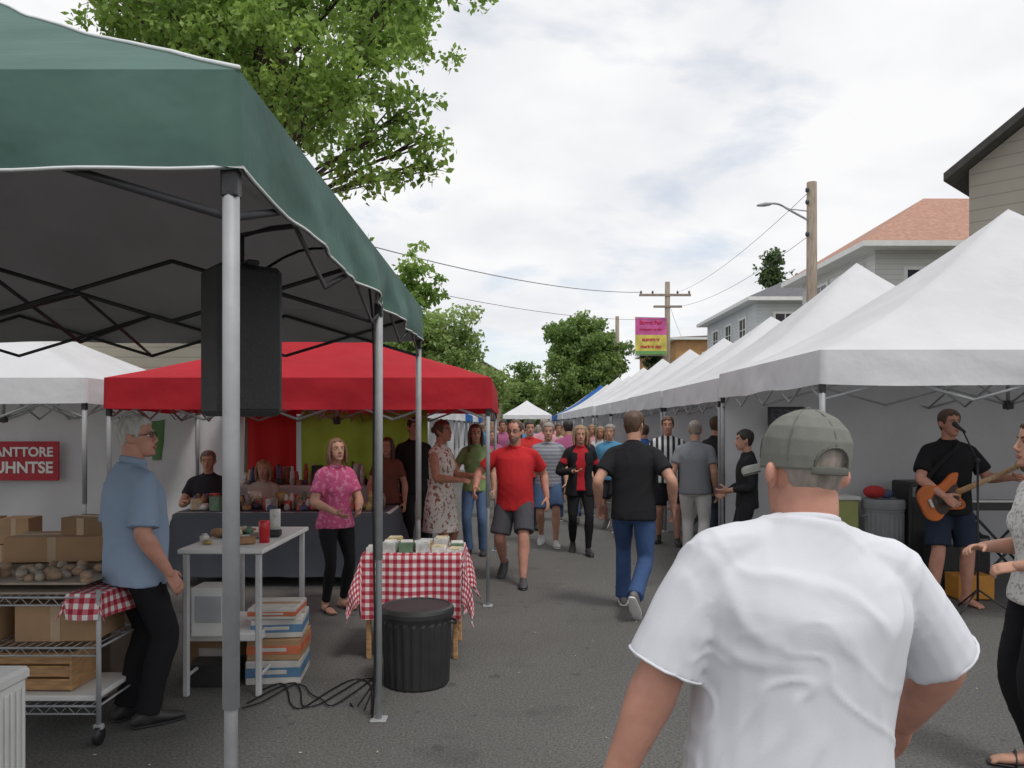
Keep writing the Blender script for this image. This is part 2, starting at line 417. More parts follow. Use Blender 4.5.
    tube(hm,[(0,.084,.012),(0,.097,-.015),(0,.104,-.034),(0,.094,-.046)],[(.007,.008),(.009,.009),(.014,.010),(.012,.006)],skin,10,side=(1,0,0),sub=2)
    eo=.006 if cap else 0
    for e in (-1,1):
        ell(hm,(e*.013,.093,-.041),(.008,.009,.007),skin,8,6)
        ell(hm,(e*(.077+eo*.5),-.010,-.008-eo),(.010,.018,.031),skin,10,8,rot=Matrix.Rotation(e*.35,3,'Z')@Matrix.Rotation(.15,3,'X'))
        ell(hm,(e*(.084+eo*1.5),-.018,-.002-eo),(.008+eo*.5,.015,.024),skin,10,8,rot=Matrix.Rotation(e*.6,3,'Z'))
    co,no,fs=remesh(hm,hv,2)
    hs=MB(); hs.add(co,fs,skin)
    for e in (-1,1):
        ell(hs,(e*.031,.072,.001),(.0125,.0105,.0085),EYEW,10,8); ell(hs,(e*.031,.0805,.001),(.0052,.004,.0055),EYED,8,6)
        tube(hs,[(e*.016,.0895,.020),(e*.032,.0885,.026),(e*.046,.077,.021)],(.003,.003),hair,6)
        tube(hs,[(e*.018,.0815,.006),(e*.031,.083,.0115),(e*.044,.076,.006)],(.0022,.0022),skin,6)
    tube(hs,[(-.024,.0835,-.070),(-.009,.0925,-.0665),(0,.093,-.068),(.009,.0925,-.0665),(.024,.0835,-.070)],[.002,.0045,.004,.0045,.002],LIP,8,sub=2)
    tube(hs,[(-.020,.0835,-.074),(0,.0925,-.0765),(.020,.0835,-.074)],[.002,.006,.002],LIP,8,sub=2)
    if hstyle!='none':
        fr={'short':.062,'reced':.088,'long':.072,'bob':.068,'bun':.064}.get(hstyle,.062)
        bk=-.085 if hstyle in('short','reced') else -.095
        if cap: bk=-.050
        head_shell(hs,hair,hairline(fr,-.012 if not female else -.03,bk),thick,seed=seed)
        if hstyle in('long','bob'):
            ln=-.30 if hstyle=='long' else -.16
            tube(hs,[(0,-.050,.05),(0,-.068,-.02),(0,-.072,-.10),(0,-.075,ln)],[(.080,.055),(.092,.052),(.092,.042),(.070,.025)],hair,20,side=(1,0,0),sub=4)
            for e in(-1,1):
                tube(hs,[(e*.058,.02,.075),(e*.084,.008,.02),(e*.092,.0,-.06),(e*.086,.01,ln*.85)],[(.022,.035),(.018,.040),(.020,.042),(.012,.025)],hair,12,side=(1,0,0),sub=4)
        if hstyle=='bun': ell(hs,(0,-.115,.03),(.04,.035,.04),hair,12,8)
    if beard:
        def bmask(ph,z): return min((-.045-z)/.01, (1.35-abs(ph))/.2)
        head_shell(hs,beard,bmask,.005,z0=-.119)
    if glasses:
        for e in(-1,1):
            pts=[(e*.033+.021*math.cos(a*math.pi/6),.094,.001+.016*math.sin(a*math.pi/6)) for a in range(13)]
            tube(hs,pts,.0022,M_BLACKPL,6,cap='flat'); bar(hs,(e*.054,.092,.006),(e*.079,.0,.008),.002,M_BLACKPL,6)
        bar(hs,(-.012,.095,.005),(.012,.095,.005),.002,M_BLACKPL,6)
    if cap:
        cm=fabric(cap,.5); cb=fabric(tuple(c*.72 for c in cap))
        def cmask(ph,z):
            a=math.pi-abs(ph); r=min((z-.004+.010*(1-abs(ph)/math.pi))/.005,4)
            hole=((a/.46)**2+((z-.014)/.034)**2)
            if hole<1: return -1
            return r
        head_shell(hs,cm,cmask,.015,nseg=128,nz=90,z0=-.02,jit=.0022)
        for kx in range(6):
            ph=kx*math.pi/3+math.pi
            zs=[.1205,.117,.110,.095,.075,.05,.02]
            if kx==0: zs=[.1205,.117,.110,.095,.075,.050]
            tube(hs,[hp(z,ph,.0152) for z in zs],(.0022,.0010),cb,6,sub=3)
        ell(hs,hp(.121,0,.016),(.007,.007,.004),cb,10,6)
        tube(hs,[hp(.006,math.pi+(i-6)/6*.54,.0160) for i in range(13)],(.009,.0014),cb,8,side=(0,0,1),cap='flat')
        arch=[hp(.014+.035*math.sin(t*math.pi/12),math.pi+.47*math.cos(t*math.pi/12),.0152) for t in range(13)]
        tube(hs,arch,.0022,cb,6,sub=2)
        bv=[];bf=[]
        for layer,dz in ((0,.0),(1,-.004)):
            for i in range(13):
                a=(i-6)/6*1.15
                p=hp(.015,a,.014)
                for k in range(5):
                    t=k/4; q=V((p.x,p.y,.015+dz)); ext=.072*t*math.cos(a*.75)
                    bv.append(q+V((math.sin(a)*ext*.35,ext,-.014*t-.022*(a/1.15)**2*1.0)))
        for ly in range(2):
            for i in range(12):
                for k in range(4):
                    o=ly*65; f=(o+i*5+k,o+i*5+k+1,o+(i+1)*5+k+1,o+(i+1)*5+k); bf.append(f if ly==0 else f[::-1])
        for i in range(12): bf.append((i*5+4,65+i*5+4,65+(i+1)*5+4,(i+1)*5+4))
        hs.add(bv,bf,cm)
    hs.v=[tuple(hd+HM@(V(p)*hsc)) for p in hs.v]
    for mi_,m_ in enumerate(hs.mats):
        fi=[k for k in range(len(hs.f)) if hs.m[k]==mi_]
        used=sorted({a for k in fi for a in hs.f[k]}); mp={a:i for i,a in enumerate(used)}
        out.add([hs.v[a] for a in used],[tuple(mp[a] for a in hs.f[k]) for k in fi],m_)
    if jacket is not None:
        jm=fabric(jacket); j=MB()
        for sgn in(1,-1):
            zs=[.80,.92,1.03,1.12,1.22,1.32,1.39]
            tube(j,[T(sgn*gr(z)[1]*.58,-.0,z) for z in zs],[(gr(z)[1]*.50,gr(z)[2]+.022) for z in zs],jm,18,side=(1,0,0),cap='flat',sub=2)
        tube(j,[T(0,-.06,.80),T(0,-.06,1.1),T(0,-.05,1.42)],[(.17*w,.085*w),(.14*w,.075*w),(.14*w,.06)],jm,18,side=(1,0,0),cap='flat',sub=3)
        for sgn,S,E,W in arms:
            tube(j,[T(sgn*.06,-.012,1.44),S],[.050*wa,.060*wa],jm,14,sub=2)
            tube(j,[S,S+(E-S)*.5,E,E+(W-E)*.5,E+(W-E)*.93],[.062*wa,.058*wa,.054*wa,.048*wa,.042*wa],jm,14,cap='flat',sub=3)
        co,no,fs=remesh(j,vox,3); co=wrinkle(co,no,amp,seed+9); out.add(co,fs,jm)
    s=H/1.752
    out.v=[(a*s,b*s,c*s) for a,b,c in out.v]
    return out.obj(name,None,(loc[0],loc[1],loc[2] if len(loc)>2 else 0),rad(yaw))

# foreground man
person('man_in_white_tshirt_and_cap',(.615,1.78),3,H=1.70,w=1.34,belly=.03,vox=.0075,hv=.004,skin=SKINR,hair=H_GREY,thick=.006,
   cap=(.19,.19,.17),headyaw=-11,top=(.66,.67,.71),sleeve=.93,bottom=(.08,.09,.12),legs='shorts',amp=.0090,lside=4,hdrop=.034,loose=1.10,hsc=1.05,
   Rh=(.40,.22,.93),Re=(1,-.7,-.2),Lh=(-.405,.03,.86),Le=(-.6,-1,0),seed=3,hem=.80)
# man in blue shirt
person('man_in_blue_shirt',(-2.09,4.42),-42,H=1.70,w=1.13,belly=.03,vox=.011,hv=.005,hair=hair_mat('hair_white',(.45,.44,.41)),skin=SKINR,glasses=True,headpitch=-8,
   top=(.27,.35,.47),sleeve=.88,hem=.80,bottom=(.012,.012,.014),Rh=(.26,.08,.88),Lh=(-.26,.12,.88),Le=(-.3,-1,-.3),collar=True,seed=4,lean=-1,headyaw=42,Rf=(.10,.03,.085),Lf=(-.10,-.0,.085),loose=1.12,amp=.007)
person('woman_in_pink_top',(-1.58,7.15),222,H=1.53,w=1.1,female=True,hair=H_AU,hstyle='bob',topm=floral('pink_print',(.50,.08,.2),(.60,.20,.31),30),sleeve=.7,hem=.83,legs='slim',
   bottom=(.012,.012,.014),sandals=True,shoe=(.05,.03,.02),Rh=(.14,.26,1.02),Re=(.8,-.6,-.5),Lh=(-.10,.28,1.02),Le=(-.8,-.6,-.5),headpitch=-12,headyaw=10,seed=6,Rf=(.12,.02,.085),Lf=(-.10,-.02,.085))
FL=floral('floral_dress',(.66,.63,.58),(.30,.12,.08),26)
person('woman_in_floral_dress',(-.78,8.75),-115,H=1.70,w=1.08,female=True,hair=H_BR,hstyle='bun',topm=FL,bottomm=FL,dress=.50,sleeve=0,hem=.95,skin=SKIN2,sandals=True,
   Rh=(.20,.34,1.10),Re=(.4,-.6,-1),Lh=(-.2,.34,1.12),Le=(-.4,-.6,-1),seed=8,headpitch=-8)
person('woman_in_green_top',(-.46,10.2),172,H=1.66,w=1.02,female=True,hair=H_BR,hstyle='long',top=(.20,.30,.12),sleeve=.6,bottom=(.10,.17,.30),Rh=(.2,.22,1.05),Re=(.6,-.6,-.6),seed=9,headyaw=-20)
person('man_in_red_shirt',(.035,8.45),172,H=1.73,w=1.12,belly=.04,hair=H_BR,hstyle='reced',thick=.008,skin=SKINR,top=(.52,.025,.03),sleeve=.72,hem=.80,legs='shorts',bottom=(.07,.07,.08),shoe=(.05,.05,.055),
   glasses=True,Rf=(.16,-.22,.17),Rp=36,Lf=(-.12,.28,.085),Rh=(.40,.20,1.0),Re=(.8,-.8,-.2),Lh=(-.33,-.10,.89),pelvis=(0,0,-.03),seed=10,headyaw=12,beard=H_GB,loose=1.12,amp=.008)
person('man_in_grey_shirt_and_blue_shorts',(.50,11.0),178,H=1.70,w=1.05,hair=H_GREY,topm=stripes('grey_striped_shirt',(.30,.31,.34),(.20,.21,.25),.05,'Z'),legs='shorts',bottom=(.07,.12,.22),shoe=(.5,.5,.5),Lf=(-.1,.2,.085),Rf=(.1,-.15,.13),Rp=25,Rh=(.2,.25,1.05),Re=(.5,-.6,-.6),pelvis=(0,0,-.02),seed=11)
person('man_in_red_polo',(.28,12.6),185,H=1.72,w=1.1,hair=H_DK,top=(.50,.03,.03),bottom=(.05,.05,.07),seed=12)
person('woman_in_black_jacket',(.88,10.3),180,H=1.66,w=1.06,female=True,hair=H_BL,hstyle='bob',top=(.42,.02,.03),jacket=(.014,.014,.016),bottom=(.012,.012,.014),sleeve=.6,hem=.86,shoe=(.02,.02,.02),legs='slim',
   Lf=(-.09,.18,.085),Rf=(.09,-.18,.14),Rp=28,pelvis=(0,0,-.02),Rh=(.10,.20,1.12),Re=(.8,-.5,-.5),seed=13)
person('man_in_black_tshirt_and_jeans',(1.07,7.05),-16,H=1.82,w=1.07,hair=H_BR,top=(.016,.016,.018),sleeve=.66,hem=.83,bottom=(.045,.085,.19),shoe=(.16,.15,.15),
   Rf=(.06,-.34,.21),Rp=50,Lf=(-.12,.26,.085),pelvis=(0,0,-.045),Lh=(-.30,.02,.90),Rh=(.33,.02,.90),Re=(.6,-1,0),seed=14,lean=3,headyaw=20,loose=1.1,amp=.007)
person('man_in_striped_shirt',(2.16,11.1),170,H=1.77,w=1.08,hair=H_BR,topm=stripes('referee_stripes',(.02,.02,.02),(.62,.62,.62),.075,'X'),legs='shorts',bottom=(.015,.015,.018),shoe=(.02,.02,.02),Lf=(-.13,.12,.085),Rf=(.12,-.12,.10),seed=15,Rh=(.3,.05,.88))
person('man_in_grey_tshirt_and_white_trousers',(2.22,9.7),-20,H=1.70,w=1.12,hair=H_GREY,thick=.008,top=(.22,.23,.25),bottom=(.60,.59,.57),shoe=(.35,.3,.25),Lf=(-.10,.14,.085),Rf=(.10,-.14,.10),Rp=12,Lh=(-.28,.1,.9),seed=16)
person('man_in_black_shirt_at_stall',(2.70,10.6),-60,H=1.76,w=1.05,hair=H_BR,top=(.02,.02,.022),bottom=(.05,.06,.09),seed=17)
person('stall_holder_in_black',(2.50,8.5),80,H=1.60,w=.96,hair=H_DK,hstyle='short',top=(.02,.02,.022),bottom=(.02,.02,.025),sleeve=1.8,Rh=(.12,.24,1.0),Re=(.8,-.6,-.4),Lh=(-.12,.22,1.05),Le=(-.3,-.5,-1),seed=18)
GX,GY=4.0,7.33
person('barefoot_guitarist',(GX,GY),176,H=1.79,w=1.07,hair=H_BR,hv=.005,vox=.012,top=(.014,.014,.016),sleeve=.75,hem=.82,legs='shorts',bottom=(.02,.028,.05),barefoot=True,skin=SKINR,loose=1.15,
   Rh=(.17,.30,1.00),Re=(1,-.5,-.3),Rt=(-.3,.2,1),Rc=40,Lh=(-.43,.25,1.16),Le=(-.5,-.3,-1),Lt=(.5,-.2,1),Lc=60,Rf=(.15,.04,.075),Lf=(-.17,-.03,.075),Ry=15,Ly=-15,headyaw=-14,headpitch=-4,seed=19,belly=.015)
person('woman_in_white_lace_top',(2.50,3.75),82,H=1.68,w=1.08,female=True,vox=.010,hv=.005,hair=H_BR,hstyle='bob',topm=floral('lace_top',(.66,.65,.63),(.36,.36,.36),60),sleeve=.35,hem=.84,bottom=(.012,.012,.014),legs='slim',
   Rh=(.14,.22,1.10),Re=(.4,-.8,-.6),Rt=(-1,.0,.5),Lh=(-.14,.18,1.05),Le=(-.4,-.8,-.6),Lt=(1,0,.6),Lc=35,Rc=35,headyaw=0,seed=20,sandals=True,headpitch=-5)
# stall holders in the red tent
person('stall_holder_in_dark_top',(-3.55,9.35),190,H=1.72,hair=H_GB,top=(.025,.025,.03),w=1.05,vox=.016,hv=.009,seed=21,pelvis=(0,0,-.38),Rf=(.12,.40,.085),Lf=(-.12,.40,.085),Rh=(.15,.35,.80),Re=(.6,-.6,-.6),Lh=(-.15,.35,.80))
person('stall_holder_seated',(-2.95,9.5),185,H=1.60,female=True,hair=H_BL,hstyle='bob',top=(.40,.36,.30),vox=.016,hv=.009,seed=22,pelvis=(0,0,-.40),Rf=(.1,.40,.085),Lf=(-.1,.40,.085),Rh=(.12,.35,.72),Lh=(-.12,.35,.72))
person('stall_holder_in_brown',(-1.46,9.4),170,H=1.50,female=True,hair=H_BR,hstyle='long',top=(.18,.07,.05),vox=.016,hv=.009,seed=23,Rh=(.15,.3,1.0),Re=(.6,-.6,-.6))
person('man_in_black_at_table',(-1.18,9.6),-150,H=1.74,hair=H_DK,top=(.02,.02,.02),sleeve=1.9,bottom=(.02,.02,.02),vox=.016,hv=.009,seed=24)
M_STOOL=mat('folding_stool_seat',(.08,.09,.12),.8,.1)
for sx_,sy_,hz in((-2.95,9.5,.40),(-3.55,9.35,.46)):
    b=MB(); box(b,(sx_,sy_,hz),(.42,.38,.03),M_STOOL)
    for x in(-.18,.18):
        for y in(-.16,.16): bar(b,(sx_+x,sy_+y,0),(sx_+x*.8,sy_+y,hz-.01),.012,M_STEEL)
    b.obj('stool')
print('main people',time.time()-T0)
rng=random.Random(5)
tops=[(.45,.05,.05),(.05,.12,.35),(.6,.6,.6),(.03,.03,.035),(.08,.25,.4),(.35,.1,.2),(.5,.42,.3),(.1,.25,.12),(.62,.3,.35),(.2,.2,.22)]
spots=[(.95,13.5),(1.35,14.8),(.1,15.2),(.65,16.2),(1.75,15.8),(-.35,14.2),(-.2,17.5),(1.2,18.5),(1.9,19),(.35,20),(-.6,21),(1.65,22.5),(.8,24),(-.1,25),(1.3,27),(2.0,29),(.3,30),(-.8,31),(1.0,34),(1.8,36),(0,38),(-.9,27),(2.25,13.6),(2.0,25),(.6,42),(1.6,44),(-.7,44),(1.55,12.6),(1.0,17.2),(.5,22.3),(1.95,17.3),(-.9,24),(1.1,30.5),(2.1,33),(-.3,34)]
for i,(x,y) in enumerate(spots):
    fem=rng.random()<.5; c=rng.choice(tops); tow=rng.random()<.65
    st=rng.choice([.12,.2,.26]); 
    person('pedestrian',(x,y),(180 if tow else 0)+rng.uniform(-25,25),H=rng.uniform(1.58,1.68) if fem else rng.uniform(1.68,1.82),w=rng.uniform(.96,1.15),female=fem,
      vox=.02 if y<22 else .03,hv=.011 if y<22 else .014,hair=rng.choice([H_BR,H_DK,H_BL,H_GREY,H_GB]),hstyle=rng.choice(['long','bob']) if fem else 'short',top=c,
      bottom=rng.choice([(.05,.08,.17),(.02,.02,.025),(.1,.1,.12),(.3,.26,.2)]),legs=rng.choice(['trousers','shorts','slim']),skin=rng.choice([SKIN,SKIN2,SKINR]),
      Lf=(-.1,st,.085),Rf=(.1,-st,.09+st*.25),Rp=st*130,pelvis=(0,0,-.01-st*.08),Rh=(.28,.12,.88),Lh=(-.28,-.06,.88),seed=30+i,shoe=(.08,.08,.08))
print('crowd',time.time()-T0)

# ------------------------------------------------------------------ guitar (built in the guitarist's frame)
def guitar(name,loc,yaw,cx,cz,ang,bodycol,sc=1.0,y=.235):
    mb_=mat('sunburst_body',bodycol,.2,.25,4); mn=mat('maple_neck',(.42,.24,.10),.4,.15,20); mp=mat('pickguard',(.04,.02,.015),.3,.1); cr=mat('chrome',(.6,.6,.6),.2,.05,metal=1)
    out=[(-.22,.0),(-.215,.08),(-.18,.135),(-.11,.155),(-.04,.125),(.0,.115),(.06,.135),(.13,.165),(.185,.150),(.16,.105),(.125,.06),(.135,.03),(.135,-.03),(.12,-.06),(.135,-.11),(.115,-.15),(.06,-.145),(.0,-.118),(-.05,-.13),(-.12,-.165),(-.19,-.14),(-.218,-.08)]
    P=catmull([V((a,b)) for a,b in out+[out[0]]],4)[:-1]
    n=len(P); vs=[];fs=[]
    for d,k in ((-.021,.96),(-.014,1),(.014,1),(.021,.96)):
        vs+= [V((p.x*k,-d,p.y*k)) for p in P]
    for j in range(3):
        for i in range(n): q=(i+1)%n; fs.append((j*n+i,j*n+q,(j+1)*n+q,(j+1)*n+i))
    fs.append(tuple(range(n-1,-1,-1))); fs.append(tuple(3*n+i for i in range(n)))
    G=MB(); G.add(vs,fs,mb_,False)
    f=[V((p.x*.62+.02,.0225,p.y*.62-.03)) for p in P]; f2=[V((q.x,.0245,q.z)) for q in f]
    G.add(f+f2,[tuple(range(n)),tuple(n+i for i in range(n-1,-1,-1))],mp,False)
    tube(G,[(.10,.026,0),(.64,.026,0)],[(.014,.027),(.011,.021)],mn,12,side=(0,1,0),cap='flat')
    tube(G,[(.64,.022,0),(.68,.02,.012),(.78,.02,.02),(.815,.02,.012)],[(.008,.022),(.008,.036),(.008,.034),(.007,.018)],mn,12,side=(0,1,0),cap='flat')
    for i in range(6): 
        bar(G,(-.13,.031,-.018+i*.0072),(.66,.040,-.012+i*.0048),.0009,cr,4); ell(G,(.675+i*.022,.02,.056),(.006,.006,.010),cr,6,5)
    for x in (-.07,-.02,.04): box(G,(x,.029,-.0),(.018,.010,.075),M_BLACKPL)
    box(G,(-.135,.030,0),(.03,.012,.08),cr)
    for i in range(10): box(G,(.16+i*.045,.0405,0),(.002,.002,.046),cr,bev=0)
    for i in range(len(G.v)):
        q=V(G.v[i]); q=V((-q.x,q.y,q.z)); q=Matrix.Rotation(ang,3,'Y')@q; G.v[i]=tuple(V((cx,y,cz))+q)
    G.f=[f[::-1] for f in G.f]
    G.v=[tuple(V(v)*sc) for v in G.v]
    tube(G,[(.30,.20,.98),(.22,.12,1.18),(.10,.15,1.34),(-.02,.12,1.44),(-.09,.0,1.48),(-.09,-.10,1.42),(.05,-.15,1.25),(.22,-.10,1.05),(.31,.10,.96)],(.004,.024),M_BLACK,8,side=(0,1,0),sub=4)
    return G.obj(name,None,(loc[0],loc[1],0),rad(yaw))
guitar('electric_guitar',(GX,GY),176,.14,.99,rad(24),(.48,.12,.025),1.02)

# ------------------------------------------------------------------ tents
def canvas(name,col,transl=.0,amt=.05): return mat(name,col,.75,amt,1.6,.45,2.5,transl=transl,bdist=.06)
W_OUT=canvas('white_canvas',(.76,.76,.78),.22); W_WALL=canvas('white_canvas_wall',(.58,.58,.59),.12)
G_OUT=canvas('green_canvas',(.070,.132,.112),.0,.16); G_IN=canvas('grey_lining',(.46,.46,.48),.06,.1)
R_OUT=canvas('red_canvas',(.50,.022,.035),.22,.10); B_OUT=canvas('blue_canvas',(.03,.13,.40),.15,.06)
PIPE=mat('white_piping',(.72,.74,.74),.6,.05)
def tent(name,x0,x1,y0,y1,ze,zp,vh,mo,mi=None,power=1.0,walls='',wm=None,seed=0,frame=True,pol=M_STEEL,piping=None,res=36,wav=.010,mids=(),wallz=0.02,pr=.018,ins=.03,wr=1.0):
    cx,cy=(x0+x1)/2,(y0+y1)/2; g=group(name,(cx,cy,0))
    def surf(u,v,off=0):
        f=1-max(abs(u),abs(v)); k=f**power
        sag=-.035*math.sin(math.pi*min(1,f*1.0))*(1-abs(abs(u)-abs(v)))*1.0
        n_=noise.noise(V((u*2+seed*7,v*2,seed)))*.020*min(1,f*6)*wr+noise.noise(V((u*7+seed*7,v*7,seed)))*.012*min(1,f*6)*wr
        return V((cx+u*(x1-x0)/2,cy+v*(y1-y0)/2,ze+(zp-ze)*k+sag+n_-off))
    layers=[(mo,0)]+([(mi,.012)] if mi else [])
    for m,off in layers:
        b=MB(); vs=[];fs=[]
        for i in range(res+1):
            for j in range(res+1): vs.append(surf(-1+2*i/res,-1+2*j/res,off))
        for i in range(res):
            for j in range(res):
                a=i*(res+1)+j; h=res/2
                # split every quad along the hip direction so the hips stay straight
                if (i<h)==(j<h): fs.append((a,a+res+1,a+res+2)); fs.append((a,a+res+2,a+1))
                else: fs.append((a,a+res+1,a+1)); fs.append((a+res+1,a+res+2,a+1))
        b.add(vs,fs,m,True)
        per=[]
        nn=72
        for k in range(nn): per.append((x0+(x1-x0)*k/nn,y0,0,-1))
        for k in range(nn): per.append((x1,y0+(y1-y0)*k/nn,1,0))
        for k in range(nn): per.append((x1-(x1-x0)*k/nn,y1,0,1))
        for k in range(nn): per.append((x0,y1-(y1-y0)*k/nn,-1,0))
        vs=[];fs=[];M_=len(per); rows=8
        for r in range(rows+1):
            t=r/rows
            for q,(x,y,nx,ny) in enumerate(per):
                ed=math.sin((q%nn)/nn*math.pi)**.5
                wv=(noise.noise(V((q*.11,t*1.2,seed*3.1)))*wav*2+noise.noise(V((q*.33,t*2.2,seed*3.1)))*wav*1.0+math.sin(q*.37+seed)*wav*.35)*t*ed
                zz=ze-vh*t+ (-.012+noise.noise(V((q*.06,2,seed)))*.03)*t*ed
                io=off*1.0
                vs.append(V((x+nx*(wv+.012*t-io),y+ny*(wv+.012*t-io),zz)))
        for r in range(rows):
            for q in range(M_): a=r*M_+q; c=r*M_+(q+1)%M_; fs.append((a,a+M_,c+M_,c))
        b.add(vs,fs,m,True)
        b.obj('roof_and_valance' if off==0 else 'lining',g)
        if off==0: lowring=vs[rows*M_:]
    if piping:
        p=MB()
        for su,sv in ((-1,-1),(1,-1),(1,1),(-1,1)):
            tube(p,[surf(su*(1-t*2/res),sv*(1-t*2/res),-.005) for t in range(int(res/2)+1)],.0065,piping,6)
        lr=[V(a)+V((0,0,.004)) for a in lowring]; tube(p,lr+[lr[0]],.0045,piping,6,cap='flat')
        p.obj('piping',g)
    f=MB()
    pp=[(x0,y0),(x1,y0),(x1,y1),(x0,y1)]
    pc=[(x+(ins if x==x0 else -ins),y+(ins if y==y0 else -ins)) for x,y in pp]+[(mx,my) for mx,my in mids]
    for (x,y) in pc:
        bar(f,(x,y,0.0),(x,y,ze-.05),pr,pol,12); box(f,(x,y,.006),(.09,.09,.010),pol); box(f,(x,y,ze-vh-.03),(.045,.045,.08),M_BLACKPL); bar(f,(x,y,.9),(x,y,ze-.06),pr*1.25,pol,12)
    f.obj('legs',g)
    if frame:
        f=MB()
        zt,zb=ze-.06,ze-.06-min(.32,vh+.1)
        q=pc[:4]
        fm=M_DARKST if mi else pol
        for k in range(4):
            a,b_=V((*q[k],0)),V((*q[(k+1)%4],0)); nb=4
            for s in range(nb):
                A=a+(b_-a)*(s/nb); B=a+(b_-a)*((s+1)/nb)
                tube(f,[A+V((0,0,zt)),B+V((0,0,zb))],(.007,.013),fm,6,cap='flat'); tube(f,[A+V((0,0,zb)),B+V((0,0,zt))],(.007,.013),fm,6,cap='flat')
        for k in range(4):
            a=(V((*q[k],0))+V((*q[(k+1)%4],0)))/2; c=V((cx,cy,0)); nb=2
            for s in range(nb):
                A=a+(c-a)*(s/nb); B=a+(c-a)*((s+1)/nb)
                tube(f,[A+V((0,0,zt)),B+V((0,0,zb))],(.007,.013),fm,6,cap='flat'); tube(f,[A+V((0,0,zb)),B+V((0,0,zt))],(.007,.013),fm,6,cap='flat')
        bar(f,(cx,cy,zb-.05),(cx,cy,zp-.08),.018,fm); box(f,(cx,cy,zb),(.07,.07,.08),M_BLACKPL); 
        f.obj('folding_frame',g)
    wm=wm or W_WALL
    for wl in walls:
        b=MB(); nu,nv=60,16; e=.05
        A,B={'B':(V((x0+e,y1-e,0)),V((x1-e,y1-e,0))),'R':(V((x1-e,y0+e,0)),V((x1-e,y1-e,0))),'L':(V((x0+e,y0+e,0)),V((x0+e,y1-e,0))),'F':(V((x0+e,y0+e,0)),V((x1-e,y0+e,0)))}[wl]
        d=(B-A).normalized(); nr=V((-d.y,d.x,0)); vs=[];fs=[]
        for i in range(nu+1):
            for j in range(nv+1):
                t=i/nu; z=wallz+(ze-.04-wallz)*j/nv
                o=math.sin(t*26+noise.noise(V((t*3,seed,z)))*3)*.018*(1-j/nv*.6)+noise.noise(V((t*5,z*1.5,seed)))*.05+noise.noise(V((t*16,z*4,seed)))*.012
                p=A+(B-A)*t+nr*o; vs.append(V((p.x,p.y,z)))
        for i in range(nu):
            for j in range(nv): a=i*(nv+1)+j; fs.append((a,a+nv+1,a+nv+2,a+1))
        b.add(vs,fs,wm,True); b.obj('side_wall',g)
    return g
tent('green_canopy_tent',-5.02,-.715,2.09,6.4,2.58,3.95,.26,G_OUT,G_IN,piping=PIPE,mids=[(-.745,4.47)],seed=1,res=56,wav=.026)
tent('red_canopy_tent',-3.70,-.19,7.25,10.5,2.08,2.76,.28,R_OUT,seed=2,walls='',pr=.016,wav=.016)
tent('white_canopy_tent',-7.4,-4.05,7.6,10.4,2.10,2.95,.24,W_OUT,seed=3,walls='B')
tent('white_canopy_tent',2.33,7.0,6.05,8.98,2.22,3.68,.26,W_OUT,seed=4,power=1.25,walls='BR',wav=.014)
k=0
for yy,dep,mo in [(9.05,3.3,W_OUT),(12.4,3.5,W_OUT),(15.95,3.1,W_OUT),(19.2,3.1,W_OUT),(22.5,3.2,W_OUT),(26,3.2,W_OUT),(29.5,3.2,W_OUT),(33,3.2,W_OUT),(36.6,3.2,W_OUT),(40.2,3.2,B_OUT),(43.8,3.2,B_OUT),(47.5,3.2,W_OUT)]:
    k+=1; ox=random.uniform(-.08,.08) if k>1 else 0
    tent('white_canopy_tent' if mo is W_OUT else 'blue_canopy_tent',2.33+ox,6.9+ox,yy,yy+dep,2.18,(3.82 if k==1 else 3.66+random.uniform(-.12,.1)),.26,mo,seed=5+k,power=1.25,walls='BR' if k<6 else 'B',res=20,frame=k<4)
for yy in (12.2,16.5,21,26,31.5,37,43):
    tent('white_canopy_tent' ,-5.0,-1.7,yy,yy+3.1,2.05,2.85,.25,random.choice([W_OUT,W_OUT,B_OUT]),seed=yy,walls='B',res=16,frame=False)
tent('white_canopy_tent',-.6,2.6,52,55.2,2.3,3.3,.25,W_OUT,seed=40,res=16,frame=False)
# market tables
def drape(name,x0,x1,y0,y1,z,drop,m,seed=0):
    cx,cy=(x0+x1)/2,(y0+y1)/2; hx,hy=(x1-x0)/2,(y1-y0)/2
    n=56; vs=[];fs=[];uv=[]
    U=[-hx-drop+ (2*hx+2*drop)*i/n for i in range(n+1)]; W_=[-hy-drop+(2*hy+2*drop)*i/n for i in range(n+1)]
    for u in U:
        for v in W_:
            ou=max(0,abs(u)-hx); ov=max(0,abs(v)-hy); d=max(ou,ov)
            if ou>0 and ov>0: d=math.sqrt((ou**2+ov**2)/2)*1.05
            x=math.copysign(min(abs(u),hx),u); y=math.copysign(min(abs(v),hy),v)
            fx=(math.sin(v*14+seed)*.018+noise.noise(V((v*5,seed,1)))*.03+.02)*min(1,ou/drop*1.2) ; fy=(math.sin(u*14+seed)*.018+noise.noise(V((u*5,seed,4)))*.03+.02)*min(1,ov/drop*1.2)
            x+=(math.copysign(fx+(.22*min(ou,ov)),u) if ou>0 else 0); y+=(math.copysign(fy+(.22*min(ou,ov)),v) if ov>0 else 0)
            vs.append((cx+x,cy+y,z+.004-d+(noise.noise(V((u*6,v*6,seed)))*.002))); uv.append((u,v))
    for i in range(n):
        for j in range(n): a=i*(n+1)+j; fs.append((a,a+n+1,a+n+2,a+1))
    return vs,fs,uv
